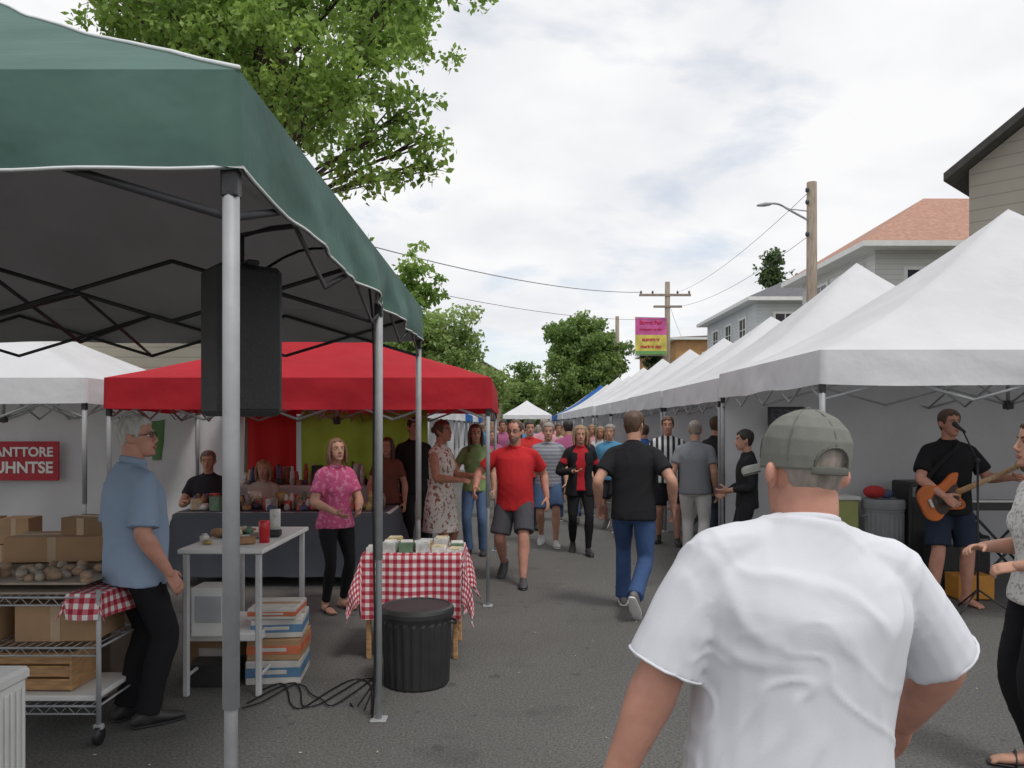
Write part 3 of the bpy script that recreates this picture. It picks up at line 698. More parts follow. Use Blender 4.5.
def cloth_obj(name,args,m,parent,seed=0):
    vs,fs,uv=drape(name,*args,m,seed); b=MB(); b.add(vs,fs,m,True); o=b.obj(name,parent)
    l=o.data.uv_layers.new(name='UVMap'); li=np.empty(len(o.data.loops),np.int32); o.data.loops.foreach_get('vertex_index',li)
    l.data.foreach_set('uv',np.array(uv,np.float32)[li].ravel()); return o
def table(name,x0,x1,y0,y1,z,cloth=None,drop=.45,leg=M_STEEL,topm=None,seed=0):
    g=group(name,((x0+x1)/2,(y0+y1)/2,0)); b=MB()
    box(b,((x0+x1)/2,(y0+y1)/2,z-.015),(x1-x0,y1-y0,.03),topm or M_WHITEP); b.obj('top',g)
    b=MB()
    for x in (x0+.04,x1-.04):
        for y in (y0+.04,y1-.04): box(b,(x,y,(z-.03)/2),(.035,.035,z-.03),leg)
        box(b,(x,(y0+y1)/2,.12),(.02,y1-y0-.12,.02),leg)
    b.obj('legs',g)
    if cloth: cloth_obj('table_cloth',(x0-.004,x1+.004,y0-.004,y1+.004,z,drop),cloth,g,seed)
    return g
GING=gingham()
gcols=[mat('goods',c,.6,.3,20) for c in [(.45,.08,.06),(.55,.46,.3),(.12,.2,.12),(.08,.1,.2),(.6,.58,.54),(.3,.16,.08),(.42,.32,.12),(.03,.03,.03),(.5,.5,.48),(.25,.2,.17)]]
def goods(name,parent,x0,x1,y0,y1,z,n,hmin=.04,hmax=.18,seed=0):
    r=random.Random(seed); b=MB()
    for i in range(n):
        x,y=r.uniform(x0,x1),r.uniform(y0,y1); h=r.uniform(hmin,hmax); m=r.choice(gcols); t=r.random()
        if t<.4: tube(b,[(x,y,z),(x,y,z+h*.7),(x,y,z+h*.8),(x,y,z+h)],[.03,.03,.018,.018],m,10,cap='flat')
        elif t<.75: box(b,(x,y,z+h/2),(r.uniform(.05,.14),r.uniform(.05,.12),h),m,r.uniform(-.5,.5))
        else: ell(b,(x,y,z+.03),(.05,.045,.032),m,10,6); 
    return b.obj(name,parent)
t=table('gingham_table',-1.05,-.36,5.6,6.15,.745,GING,.46,leg=M_WOOD,seed=2)
b=MB(); r=random.Random(3)
for i in range(12):
    x=-.98+ (i%6)*.115; y=5.70+(i//6)*.2
    h=r.choice([.02,.035,.05,.07]); box(b,(x,y,.75+h/2),(.10,.145,h),r.choice([gcols[4],gcols[4],gcols[2],gcols[6],gcols[8]]),r.uniform(-.15,.15),bev=.003)
    box(b,(x,y,.75+h+.003),(.085,.125,.004),r.choice([gcols[4],gcols[8],gcols[1]]),r.uniform(-.15,.15),bev=0)
b.obj('books',t)
# red tent tables
CLD=fabric((.10,.11,.13)); CLW=fabric((.5,.5,.5))
t=table('stall_table',-3.45,-1.25,8.15,8.85,.76,CLD,.66,seed=5); goods('market_goods',t,-3.35,-1.35,8.2,8.8,.767,150,seed=8)
t=table('stall_table',-3.5,-1.0,9.85,10.3,.9,CLW,.7,seed=6); goods('market_goods',t,-3.4,-1.1,9.9,10.25,.907,110,seed=9,hmax=.28)
def curtain(name,x0,x1,y,z0,z1,m,seed=0):
    b=MB(); nu,nv=50,12; vs=[];fs=[]
    for i in range(nu+1):
        for j in range(nv+1):
            t=i/nu; zz=z0+(z1-z0)*j/nv
            vs.append((x0+(x1-x0)*t,y+math.sin(t*(x1-x0)*22+seed)*.03*(1.2-j/nv)+noise.noise(V((t*5,zz,seed)))*.03,zz-.05*math.sin(t*math.pi)*(j/nv)))
    for i in range(nu):
        for j in range(nv): a=i*(nv+1)+j; fs.append((a,a+nv+1,a+nv+2,a+1))
    b.add(vs,fs,m); return b.obj(name)
curtain('yellow_green_curtain',-2.75,-1.1,10.42,.85,1.85,canvas('lime_canvas',(.27,.36,.05),.3,.25),1)
curtain('red_curtain',-3.45,-2.8,10.40,.5,1.85,canvas('red_cloth',(.42,.02,.02),.25),2)
curtain('white_curtain',-5.3,-3.5,10.46,.2,1.9,W_WALL,3)
curtain('green_banner',-4.9,-4.4,10.34,1.2,1.75,canvas('green_banner_cloth',(.12,.24,.10),.1),4)
# counter under the green tent
t=table('folding_counter_table',-2.02,-1.50,4.82,5.9,.90,seed=4,leg=mat('grey_paint',(.5,.5,.5),.5))
b=MB(); box(b,(-1.86,5.0,.50),(.22,.2,.30),M_WHITEP); box(b,(-1.86,4.895,.52),(.16,.006,.16),mat('box_label',(.4,.42,.44))); box(b,(-1.8,5.3,.32),(.45,.6,.05),M_WHITEP); b.obj('white_box',t)
b=MB(); tube(b,[(-1.58,5.1,.9),(-1.58,5.1,1.03),(-1.58,5.1,1.04)],[.032,.036,.030],mat('red_cup',(.55,.02,.03),.3),16,cap='flat'); tube(b,[(-1.60,5.4,.9),(-1.60,5.4,1.08)],[.035,.035],gcols[4],16,cap='flat'); b.obj('drinks_cups',t)
goods('papers_and_goods',t,-2.0,-1.6,4.95,5.8,.905,16,.01,.06,seed=12)
b=MB(); cw=mat('carton_white',(.5,.48,.45),.7,.15,9); cbl=mat('carton_blue',(.08,.18,.30),.7,.2,9); crd=mat('carton_orange',(.50,.13,.06),.7,.2,9)
def carton(x,y,z,sx_,sy_,sz_,base,band,rz):
    box(b,(x,y,z+sz_/2),(sx_,sy_,sz_),base,rz,bev=.004); box(b,(x,y,z+sz_*.5),(sx_+.004,sy_+.004,sz_*.42),band,rz,bev=.002); box(b,(x,y,z+sz_*.52),(sx_*.5,sy_+.008,sz_*.18),cw,rz,bev=.001); box(b,(x,y,z+sz_+.001),(sx_*.98,.05,.003),M_CARD,rz,bev=0)
carton(-1.54,5.28,0,.34,.40,.15,cw,cbl,.1); carton(-1.53,5.27,.153,.33,.38,.13,M_CARD,crd,.06); carton(-1.53,5.29,.287,.32,.36,.12,cw,cbl,.13); carton(-1.54,5.26,.41,.30,.34,.07,cw,crd,.04); carton(-1.95,5.45,0,.36,.40,.30,M_CARD,M_CARD,-.1); box(b,(-1.90,5.12,.07),(.3,.2,.14),M_BLACKPL)
b.obj('cartons',None)
def bin_(name,x,y,r0,h,m,z=0):
    b=MB(); n=96; prof=[(r0*.88,0),(r0*.90,.015),(r0*.92,h*.3),(r0*.945,h*.55),(r0*.965,h*.80),(r0*.97,h*.84),(r0*1.0,h*.845),(r0*1.0,h*.875),(r0*1.05,h*.88),(r0*1.06,h*.90),(r0*1.06,h*.95),(r0*1.03,h*.985),(r0*.96,h),(r0*.90,h*.985),(r0*.4,h*.99)]
    vs=[];fs=[]
    for q,(rr,zz) in enumerate(prof):
        for i in range(n):
            a=2*math.pi*i/n; rb=rr+(.006 if (i%4<2 and 1<=q<=4) else 0); vs.append((x+rb*math.cos(a),y+rb*math.sin(a),z+zz))
    for j in range(len(prof)-1):
        for i in range(n): k=(i+1)%n; fs.append((j*n+i,j*n+k,(j+1)*n+k,(j+1)*n+i))
    fs.append(tuple((len(prof)-1)*n+i for i in range(n))); b.add(vs,fs,m,False)
    for s in(-1,1): tube(b,[(x+s*r0*.97,y-.05,h*.80),(x+s*(r0*.97+.035),y-.04,h*.78),(x+s*(r0*.97+.035),y+.04,h*.78),(x+s*r0*.97,y+.05,h*.80)],.008,m,6)
    return b.obj(name)
bin_('black_waste_bin',-.61,5.12,.225,.50,M_BLACKPL)
bin_('grey_bin',4.0,8.6,.21,.86,mat('grey_plastic',(.26,.28,.29),.5,.1))
# loudspeaker hung from the green tent frame
g=group('hanging_loudspeaker',(-1.10,3.25,1.98)); b=MB(); R=Matrix.Rotation(rad(38),3,'Z')
M_SPK=mat('speaker_cabinet',(.035,.035,.038),.6,.2,8,.4,220)
box(b,(-1.10,3.25,1.985),(.26,.24,.60),M_SPK,rad(38),bev=.02)
b.obj('cabinet',g); b=MB()
gr_=mat('speaker_grille',(.03,.03,.032),.6,.5,250,.6,300)
def rp(x,y,z): q=R@V((x,y,0)); return V((-1.10+q.x,3.25+q.y,z))
box(b,rp(0,-.124,1.985),(.225,.012,.55),gr_,rad(38)); b.obj('grille',g); b=MB()
bar(b,rp(0,0,2.27),rp(0,0,2.42),.012,M_DARKST); box(b,rp(0,0,2.29),(.05,.28,.02),M_DARKST,rad(38)); tube(b,[rp(0,0,2.42),(-1.0,3.3,2.46),(-.77,3.35,2.50)],.012,M_DARKST,8); tube(b,[rp(0,.12,2.0),rp(.03,.16,2.2),(-.85,3.4,2.40),(-.77,4.3,2.4),(-.77,4.44,1.2),(-.78,4.47,.02),(-.95,4.7,.012)],.006,M_BLACK,6,sub=6)
b.obj('bracket_and_cable',g)
for s in range(3):
    r=random.Random(20+s); b=MB(); pts=[(-.80-.05*s,4.55+.06*s,.010)]
    for q in range(9):
        a=q*1.1+s; pts.append((-.88-q*.085,4.95+.22*math.sin(a)+r.uniform(-.06,.06)-.02*q,.010+.002*s))
    tube(b,pts,.0045,M_BLACK,6,sub=6); b.obj('power_cable')
# wire cart at left
g=group('wire_shelf_cart',(-2.6,4.4,0)); b=MB()
X0,X1,Y0,Y1=-3.1,-2.13,4.12,4.60
for x in(X0,X1):
    for y in(Y0,Y1): bar(b,(x,y,.10),(x,y,.80),.013,M_STEEL)
for z in (.20,.50,.76):
    for y in(Y0,Y1): bar(b,(X0,y,z),(X1,y,z),.006,M_STEEL,6); bar(b,(X0,y,z-.04),(X1,y,z-.04),.005,M_STEEL,6)
    for x in(X0,X1): bar(b,(x,Y0,z),(x,Y1,z),.006,M_STEEL,6)
    for i in range(1,20): x=X0+(X1-X0)*i/20; bar(b,(x,Y0,z),(x,Y1,z),.0028,M_STEEL,5)
    zig=[(X0+(X1-X0)*i/24,Y0,z-(.04 if i%2 else 0)) for i in range(25)]; tube(b,zig,.003,M_STEEL,5)
b.obj('frame',g); b=MB()
for x in(X0,X1):
    for y in(Y0,Y1): tube(b,[(x-.012,y,.05),(x+.012,y,.05)],.048,M_BLACKPL,16,cap='flat'); box(b,(x,y,.095),(.05,.03,.03),M_STEEL)
b.obj('castors',g); b=MB(); M_FLAP=mat('cardboard_tape',(.42,.31,.20),.6,.1)
def cbox(x,y,z,a,c,h,m,rz):
    box(b,(x,y,z),(a,c,h),m,rz,bev=.004); box(b,(x,y,z+h/2+.001),(a*.99,.05,.003),M_FLAP,rz,bev=0); box(b,(x,y,z),(.05,c+.004,h*.98),M_FLAP,rz,bev=0)
cbox(-2.95,4.38,.60,.5,.36,.17,M_CARD,0); cbox(-2.42,4.40,.60,.42,.36,.19,M_CARD,.05); box(b,(-2.55,4.33,.235),(.8,.40,.03),M_WHITEP)
cbox(-2.78,4.95,.90,.55,.30,.15,M_CARD,.1); cbox(-2.62,5.0,1.02,.28,.22,.12,mat('cardboard_dark',(.25,.16,.09)),-.2); box(b,(-2.75,4.95,.42),(.7,.4,.80),mat('display_crate',(.13,.10,.08)),.05)
b.obj('cardboard_boxes',g); b=MB()
for s in(-1,1):
    for q in range(3): box(b,(-2.62,4.19+ (0 if s<0 else .28),.29+q*.068),(.62,.015,.058),M_WOOD)
    box(b,(-2.62+s*.31,4.33,.355),(.015,.30,.20),M_WOOD)
box(b,(-2.62,4.33,.262),(.6,.27,.012),M_WOOD); b.obj('wooden_crate',g); b=MB(); et=mat('egg_tray_pulp',(.33,.28,.23),.95,.15,30); eg=mat('bread_rolls',(.32,.22,.15),.8,.3,12); r=random.Random(8)
for k_ in range(2):
    box(b,(-2.62,4.35,.772+k_*.05),(.80+.1*(1-k_),.38,.012),et)
for i in range(60):
    a_=r.uniform(0,6.28); ell(b,(-3.02+r.random()*.80,4.18+r.random()*.36,.835+r.random()*.03),(.038,.026,.024),r.choice([eg,et,eg]),8,6,rot=Matrix.Rotation(a_,3,'Z'))
b.obj('bread_trays',g)
cloth_obj('gingham_cloth',(-2.30,-2.12,4.12,4.5,.775,.13),GING,g,7)
b=MB(); 
box(b,(-2.42,3.40,.27),(.50,.34,.50),M_WHITEP); box(b,(-2.42,3.40,.545),(.53,.37,.06),M_WHITEP,bev=.015)
for i in range(12): box(b,(-2.65+i*.042,3.225,.27),(.018,.012,.44),M_WHITEP)
for i in range(8): box(b,(-2.165,3.26+i*.04,.27),(.012,.018,.44),M_WHITEP)
b.obj('white_cooler_box')
g=group('red_stall_sign',(-6.5,10.2,1.2)); b=MB(); box(b,(-6.54,10.22,1.19),(1.5,.02,.50),mat('sign_red',(.40,.015,.03),.6,.15,3),bev=.004); b.obj('board',g)
def text(parent,s,loc,size,m,rot=(math.pi/2,0,0),align='CENTER'):
    c=bpy.data.curves.new('lettering','FONT'); c.body=s; c.size=size; c.extrude=.002; c.align_x=align; c.align_y='CENTER'; c.offset=.006*size/.2
    o=bpy.data.objects.new('lettering',c); COL.objects.link(o); c.materials.append(m); o.parent=parent
    o.location=V(loc)-parent.location; o.rotation_euler=rot; return o
text(g,'ARTC ANTTORE',(-5.86,10.205,1.30),.165,M_WHITEP,align='RIGHT'); text(g,'MUHNTSE',(-5.86,10.205,1.10),.20,M_WHITEP,align='RIGHT')
b=MB(); r=random.Random(2)
for i in range(5): cbox(-6.0+i*.36,8.9,.17,.32,.3,.32,M_CARD,r.uniform(-.2,.2))
for i in range(2): cbox(-5.9+i*.40,8.95,.48,.32,.3,.28,M_CARD,r.uniform(-.2,.2))
b.obj('cardboard_boxes_stack')
# band gear
g=group('microphone_stand',(4.02,6.95,0)); b=MB()
for a in (90,210,330): bar(b,(4.05,6.95,.22),(4.05+.30*math.cos(rad(a)),6.95+.30*math.sin(rad(a)),.012),.008,M_BLACKPL)
bar(b,(4.05,6.95,.12),(4.05,6.95,1.35),.010,M_BLACKPL); bar(b,(4.05,6.95,1.33),(3.95,7.02,1.62),.007,M_BLACKPL); ell(b,(4.05,6.95,1.34),(.02,.02,.025),M_BLACKPL); b.obj('stand',g); b=MB()
tube(b,[(3.97,7.01,1.59),(3.925,7.05,1.64),(3.91,7.06,1.66)],[.012,.018,.024],M_BLACKPL,10); b.obj('microphone',g)
g=group('keyboard_on_stand',(4.55,7.9,0)); b=MB(); box(b,(4.85,7.9,.86),(1.0,.3,.08),M_BLACKPL); b.obj('keyboard',g); b=MB()
for y in(7.78,8.02): bar(b,(4.45,y,.02),(5.2,y,.82),.014,M_BLACKPL); bar(b,(5.2,y,.02),(4.45,y,.82),.014,M_BLACKPL)
b.obj('stand',g); b=MB()
for i in range(36): box(b,(4.39+i*.026,7.80,.905),(.022,.12,.012),M_WHITEP,bev=.001)
b.obj('keys',g)
def amp(name,x,y,w_,d,h,z=0):
    g=group(name,(x,y,z)); b=MB(); box(b,(x,y,z+h/2),(w_,d,h),M_BLACKPL,bev=.015); b.obj('cabinet',g); b=MB(); box(b,(x,y-d/2-.004,z+h*.44),(w_*.88,.008,h*.74),gr_); b.obj('grille',g); b=MB()
    box(b,(x,y-d/2-.004,z+h*.90),(w_*.88,.01,h*.1),mat('amp_panel',(.2,.2,.2),.4))
    for i in range(6): tube(b,[(x-w_*.35+i*w_*.13,y-d/2-.01,z+h*.9),(x-w_*.35+i*w_*.13,y-d/2-.03,z+h*.9)],.012,M_BLACKPL,10,cap='flat')
    b.obj('control_panel',g)
amp('guitar_amplifier',4.45,8.6,.55,.4,1.05); amp('guitar_amplifier',3.25,8.7,.4,.35,.70); amp('guitar_amplifier',4.5,8.1,.5,.35,.55)
b=MB(); box(b,(4.36,7.62,.12),(.34,.24,.22),mat('orange_case',(.5,.22,.03),.5)); box(b,(4.36,7.62,.245),(.12,.03,.03),M_BLACKPL); b.obj('orange_case')
b=MB(); box(b,(3.62,8.75,.42),(.22,.3,.84),mat('lime_box',(.40,.42,.16),.7)); box(b,(3.62,8.75,.86),(.26,.34,.04),M_WHITEP); b.obj('lime_box_stand')
b=MB(); box(b,(3.0,8.75,1.70),(.40,.03,.30),M_BLACKPL); box(b,(3.0,8.73,1.70),(.34,.006,.24),mat('menu',(.06,.06,.07),.6,.8,30)); bar(b,(3.0,8.75,0),(3.0,8.75,1.55),.012,M_DARKST); b.obj('menu_board')
b=MB(); ell(b,(3.9,8.6,.93),(.12,.10,.07),mat('red_bag',(.5,.03,.03),.7)); ell(b,(4.02,8.6,.91),(.08,.08,.05),gcols[3]); b.obj('red_bag')
for i,yy in enumerate((9.9,13.1,16.4,19.7,23)):
    t=table('stall_table',2.95,3.45,yy,yy+2.2,.76,random.choice([CLW,CLD,fabric((.1,.2,.4))]),.66,seed=yy); goods('market_goods',t,3.0,3.4,yy+.05,yy+2.1,.767,50,seed=int(yy),hmax=.3)
print('props',time.time()-T0)

# ------------------------------------------------------------------ trees
def leafmat(name,c1,c2,tr=.5):
    m,nt,b=new_mat(name); at=N(nt,'ShaderNodeAttribute'); at.attribute_name='lv'
    mx=N(nt,'ShaderNodeMix',data_type='RGBA'); L(nt,at.outputs['Fac'],mx.inputs[0]); mx.inputs[6].default_value=(*c1,1); mx.inputs[7].default_value=(*c2,1)
    b.inputs['Roughness'].default_value=.5; L(nt,mx.outputs[2],b.inputs['Base Color'])
    t=N(nt,'ShaderNodeBsdfTranslucent'); L(nt,mx.outputs[2],t.inputs[0]); s=N(nt,'ShaderNodeMixShader'); s.inputs[0].default_value=tr
    L(nt,b.outputs[0],s.inputs[1]); L(nt,t.outputs[0],s.inputs[2]); L(nt,s.outputs[0],nt.nodes['Material Output'].inputs[0]); return m
LF=leafmat('leaves_fresh',(.10,.20,.03),(.40,.56,.13)); LF2=leafmat('leaves_mid',(.09,.17,.04),(.35,.48,.14)); LF3=leafmat('leaves_dark',(.04,.075,.03),(.15,.22,.08)); LF4=leafmat('leaves_light',(.12,.20,.05),(.42,.54,.18))
BARK=mat('bark',(.085,.065,.05),.95,.35,8,.6,20,stretch=(3,3,.6),bdist=.03)
def leaves(clumps,n,size,m,parent,seed=0,name='foliage',flat=.7):
    rs=np.random.RandomState(seed); C=np.array([c[:3] for c in clumps],float); Rr=np.array([c[3] for c in clumps],float)
    wgt=Rr**2.2; idx=rs.choice(len(C),n,p=wgt/wgt.sum())
    d=rs.normal(size=(n,3)); d/=np.linalg.norm(d,axis=1)[:,None]; rr=rs.rand(n)**.45
    off=d*(rr*Rr[idx])[:,None]; off[:,2]*=flat
    sub=rs.normal(size=(len(C)*14,3))*.60; sub[:,2]*=flat; sc=sub*np.repeat(Rr,14)[:,None]+np.repeat(C,14,axis=0)
    pick=idx*14+rs.randint(0,14,n); P=np.where((rs.rand(n)<.80)[:,None],sc[pick]+off*.40,C[idx]+off)
    a=rs.normal(size=(n,3)); a[:,2]-=.35; a/=np.linalg.norm(a,axis=1)[:,None]; b=rs.normal(size=(n,3)); b-=a*(a*b).sum(1)[:,None]; b/=np.linalg.norm(b,axis=1)[:,None]
    s=size*(.6+.8*rs.rand(n))[:,None]; nrm=np.cross(a,b)
    v=np.stack([P,P+a*s*.5+b*s*.30+nrm*s*.08,P+a*s,P+a*s*.5-b*s*.30+nrm*s*.08],1).reshape(-1,3)
    f=np.arange(n*4).reshape(-1,4)
    o0=np.array(parent.location); me=bpy.data.meshes.new(name); v=v-o0
    me.vertices.add(n*4); me.vertices.foreach_set('co',v.ravel()); me.loops.add(n*4); me.loops.foreach_set('vertex_index',f.ravel().astype(np.int32))
    me.polygons.add(n); me.polygons.foreach_set('loop_start',(np.arange(n)*4).astype(np.int32)); me.polygons.foreach_set('loop_total',np.full(n,4,np.int32)); me.update(calc_edges=True); me.validate()
    lv=np.repeat(np.clip(rs.rand(n)*.55+.45*rs.rand(len(C))[idx]+ .15*(off[:,2]/Rr[idx]),0,1),4).astype(np.float32)
    at=me.attributes.new('lv','FLOAT','POINT'); at.data.foreach_set('value',lv); me.materials.append(m)
    o=bpy.data.objects.new(name,me); COL.objects.link(o); o.parent=parent; return o
def tree(name,base,trunk_h,clumps,n,size,m,tr=.16,seed=0):
    g=group(name,base); B=V(base); b=MB(); r=random.Random(seed)
    top=V((B.x+r.uniform(-.2,.2),B.y+r.uniform(-.2,.2),trunk_h)); zmax=max(c[2] for c in clumps)
    cen=V((sum(c[0] for c in clumps)/len(clumps),sum(c[1] for c in clumps)/len(clumps),zmax))
    lead=[B+V((0,0,-.05)),B+(top-B)*.5+V((.05,0,0)),top,top+(cen-top)*.4,top+(cen-top)*.85]
    tube(b,lead,[tr*1.25,tr,tr*.85,tr*.5,tr*.15],BARK,12,sub=4)
    for c in clumps:
        C=V(c[:3]); t=max(.0,min(.8,(C.z-top.z)/(max(.1,cen.z-top.z))*.7-.1)); S=top+(cen-top)*t
        mid=S+(C-S)*.5+V((r.uniform(-.15,.15),r.uniform(-.15,.15),.12))*(C-S).length*.4
        tube(b,[S,mid,C],[tr*.33,tr*.16,tr*.05],BARK,7,sub=3)
        for q in range(4):
            d=V((r.gauss(0,1),r.gauss(0,1),r.gauss(0,.7))).normalized()*c[3]*.9; tube(b,[mid+(C-mid)*.5,C+d*.4,C+d],[tr*.07,tr*.04,tr*.015],BARK,5)
    b.obj('trunk_and_limbs',g); leaves(clumps,n,size,m,g,seed)
    return g
def crown(cx,cy,z0,z1,rx,ry,nc,cr,seed,shape='round'):
    r=random.Random(seed); out=[]
    while len(out)<nc:
        d=V((r.gauss(0,1),r.gauss(0,1),r.gauss(0,1))).normalized()*(r.random()**.4)
        if shape=='cone':
            t=r.random()**1.4; k=(1-t)*.95+.05; a=r.uniform(0,6.28); q=r.random()**.5
            out.append((cx+rx*k*q*math.cos(a),cy+ry*k*q*math.sin(a),z0+(z1-z0)*t,cr*(.5+.7*k))); continue
        z=(z0+z1)/2+(z1-z0)/2*d.z
        out.append((cx+rx*d.x*(1-.25*max(0,d.z)),cy+ry*d.y,z,cr*r.uniform(.6,1.25)))
    return out
near=[(-1.35,10,7.1,.5),(-1.6,10,6.5,.5),(-1.7,9.8,5.9,.45),(-1.35,10,5.6,.36),(-1.02,9.9,5.2,.28),(-1.05,10.1,4.9,.24),(-1.35,10,4.85,.30),(-1.70,9.8,4.65,.26),(-2.1,10,4.9,.36),(-1.7,10,5.25,.30),(-2.2,9.8,5.7,.45),(-2.5,10,6.3,.5),(-2.6,9.9,5.4,.42),(-3.0,10,5.9,.5),(-3.1,9.8,6.6,.5),(-3.6,10,6.2,.45),(-3.7,10,6.9,.5),(-4.3,10,6.9,.45),(-4.9,10,7.2,.45),(-5.3,10.2,7.4,.4),(-2.2,10,7.2,.5),(-2.9,10,7.5,.5)]
rr=random.Random(4)
for i in range(40):
    d=V((rr.gauss(0,1),rr.gauss(0,1),rr.gauss(0,1))).normalized()*(rr.random()**.35); near.append((-4.1+2.3*d.x,12+2.2*d.y,8.3+2.2*d.z,rr.uniform(.5,.8)))
tree('street_tree',(-4.0,12.6,0),4.6,near,50000,.098,LF,.20,1)
tree('street_tree',(-3.5,19,0),3.2,crown(-3.4,19,3.8,6.1,1.5,1.4,18,.6,3),11000,.14,LF,.14,3)
tree('street_tree',(-4.4,37,0),3,crown(-4.1,37,2.6,7.4,2.2,2.2,30,.95,5),20000,.20,LF4,.2,5)
tree('street_tree',(-2.0,62,0),3,crown(-2.4,62,2,6.4,2.3,2.3,22,1.0,6),12000,.28,LF4,.2,6)
tree('round_tree',(5.0,60,0),3,crown(5.15,60,2.6,10.3,2.8,2.6,60,1.0,7),46000,.26,LF2,.3,7)
tree('round_tree',(1.0,80,0),3,crown(1.0,80,1,7.4,2.2,2.2,28,1.1,8),13000,.34,LF2,.25,8)
tree('conifer_tree',(12.0,62,0),3,crown(12.0,62,3.0,9.6,1.3,1.3,20,.6,9),9000,.25,LF3,.2,9)
tree('conifer_tree',(14.3,44,0),3,crown(14.3,44,4,11.2,1.5,1.5,30,.8,10,'cone'),12000,.22,LF3,.2,10)
g=group('distant_tree_line',(0,130,0)); r=random.Random(9); cl=[]
for i in range(210): x=r.uniform(-70,75); cl.append((x,130+r.uniform(-8,8),r.uniform(1,6.0)*(1+.25*math.sin(x*.3)),r.uniform(2,3.2)))
leaves(cl,42000,.75,LF3,g,12)

# ------------------------------------------------------------------ buildings
def siding(name,c,step=.16):
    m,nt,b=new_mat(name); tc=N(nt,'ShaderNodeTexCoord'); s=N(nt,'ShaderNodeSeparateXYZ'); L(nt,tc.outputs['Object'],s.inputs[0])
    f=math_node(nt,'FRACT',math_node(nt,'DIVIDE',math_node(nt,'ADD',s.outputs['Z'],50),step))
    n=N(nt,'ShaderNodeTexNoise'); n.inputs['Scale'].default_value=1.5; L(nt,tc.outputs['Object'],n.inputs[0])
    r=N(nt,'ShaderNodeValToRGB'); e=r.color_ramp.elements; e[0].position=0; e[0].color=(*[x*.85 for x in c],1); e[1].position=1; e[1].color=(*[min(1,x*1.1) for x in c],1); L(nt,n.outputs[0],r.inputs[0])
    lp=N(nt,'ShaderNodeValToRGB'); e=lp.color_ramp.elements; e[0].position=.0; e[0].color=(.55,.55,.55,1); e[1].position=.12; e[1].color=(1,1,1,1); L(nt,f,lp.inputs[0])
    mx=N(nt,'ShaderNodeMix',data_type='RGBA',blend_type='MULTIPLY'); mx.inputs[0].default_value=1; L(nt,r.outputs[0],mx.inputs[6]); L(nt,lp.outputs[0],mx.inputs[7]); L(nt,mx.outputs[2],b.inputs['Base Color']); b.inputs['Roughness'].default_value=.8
    return m
def house(name,x0,x1,y0,y1,ze,zr,wm,rm,style='hip',over=.45,wins=(),trim=M_WHITEP,rot=0):
    g=group(name,((x0+x1)/2,(y0+y1)/2,0)); b=MB(); cx,cy=(x0+x1)/2,(y0+y1)/2
    vs=[(x0,y0,0),(x1,y0,0),(x1,y1,0),(x0,y1,0),(x0,y0,ze),(x1,y0,ze),(x1,y1,ze),(x0,y1,ze)]
    fs=[(0,1,5,4),(1,2,6,5),(2,3,7,6),(3,0,4,7)]
    if style=='gable': vs+=[(cx,y0,zr),(cx,y1,zr)]; fs+=[(4,5,8),(6,7,9)]
    b.add(vs,fs,wm,False); b.obj('walls',g); b=MB(); th=.16; o=over
    if style=='gable':
        sl=(zr-ze)/(cx-x0)
        for s in(-1,1):
            xe=cx+s*((x1-x0)/2+o); zz=ze-sl*o+.02
            v=[(cx,y0-o,zr+.02),(xe,y0-o,zz),(xe,y1+o,zz),(cx,y1+o,zr+.02)]; v+=[(a,b_,c+th) for a,b_,c in v]
            F=[(3,2,1,0),(4,5,6,7),(0,1,5,4),(1,2,6,5),(2,3,7,6),(3,0,4,7)]
            if s>0: F=[f[::-1] for f in F]
            b.add(v,F,rm,False)
    else:
        hx,hy=(x1-x0)/2+o,(y1-y0)/2+o; q=min(hx,hy)
        A=[(cx-hx,cy-hy,ze),(cx+hx,cy-hy,ze),(cx+hx,cy+hy,ze),(cx-hx,cy+hy,ze)]; A2=[(a,c,z+th) for a,c,z in A]
        if hx>=hy: Rg=[(cx-hx+q,cy,zr),(cx+hx-q+.001,cy,zr)]; fr=[(4,5,9,8),(5,6,9),(6,7,8,9),(7,4,8)]
        else: Rg=[(cx,cy-hy+q,zr),(cx,cy+hy-q+.001,zr)]; fr=[(4,5,8),(5,6,9,8),(6,7,9),(7,4,8,9)]
        b.add(A+A2+Rg,fr,rm,False); b.add(A+A2,[(3,2,1,0),(0,1,5,4),(1,2,6,5),(2,3,7,6),(3,0,4,7)],trim,False)
    b.obj('roof',g)
    for side,u,z,w_,h in wins:
        b=MB()
        if side=='F': c=V((u,y0,z)); ex=V((1,0,0)); nr=V((0,-1,0))
        else: c=V((x0,u,z)); ex=V((0,1,0)); nr=V((-1,0,0))
        def bx(off,du,dz,su,sz,dp,m):
            cc=c+ex*du+V((0,0,dz))+nr*off; sz3=(su,dp,sz) if side=='F' else (dp,su,sz); box(b,cc,sz3,m,bev=.004)
        bx(.012,0,0,w_,h,.03,M_GLASS)
        for s in(-1,1): bx(.035,s*(w_/2+.05),0,.10,h+.2,.07,trim); bx(.03,0,s*(h/2+.05),w_,.10,.06,trim)
        bx(.035,0,0,.05,h,.035,trim); bx(.033,0,h*.05,w_,.04,.03,trim); bx(.06,0,-h/2-.12,w_+.3,.05,.12,trim)
        b.obj('window',g)
    if rot:
        c0=V((x0,y0,0)); Rz=Matrix.Rotation(rot,3,'Z'); g.location=c0+Rz@V((cx-x0,cy-y0,0)); g.rotation_euler=(0,0,rot)
    return g
RT=mat('terracotta_roof',(.42,.24,.18),.85,.2,8,.5,30); RG=mat('grey_shingle',(.15,.15,.16),.9,.25,12,.5,30); RD=mat('dark_fascia',(.07,.065,.06),.8,.2)
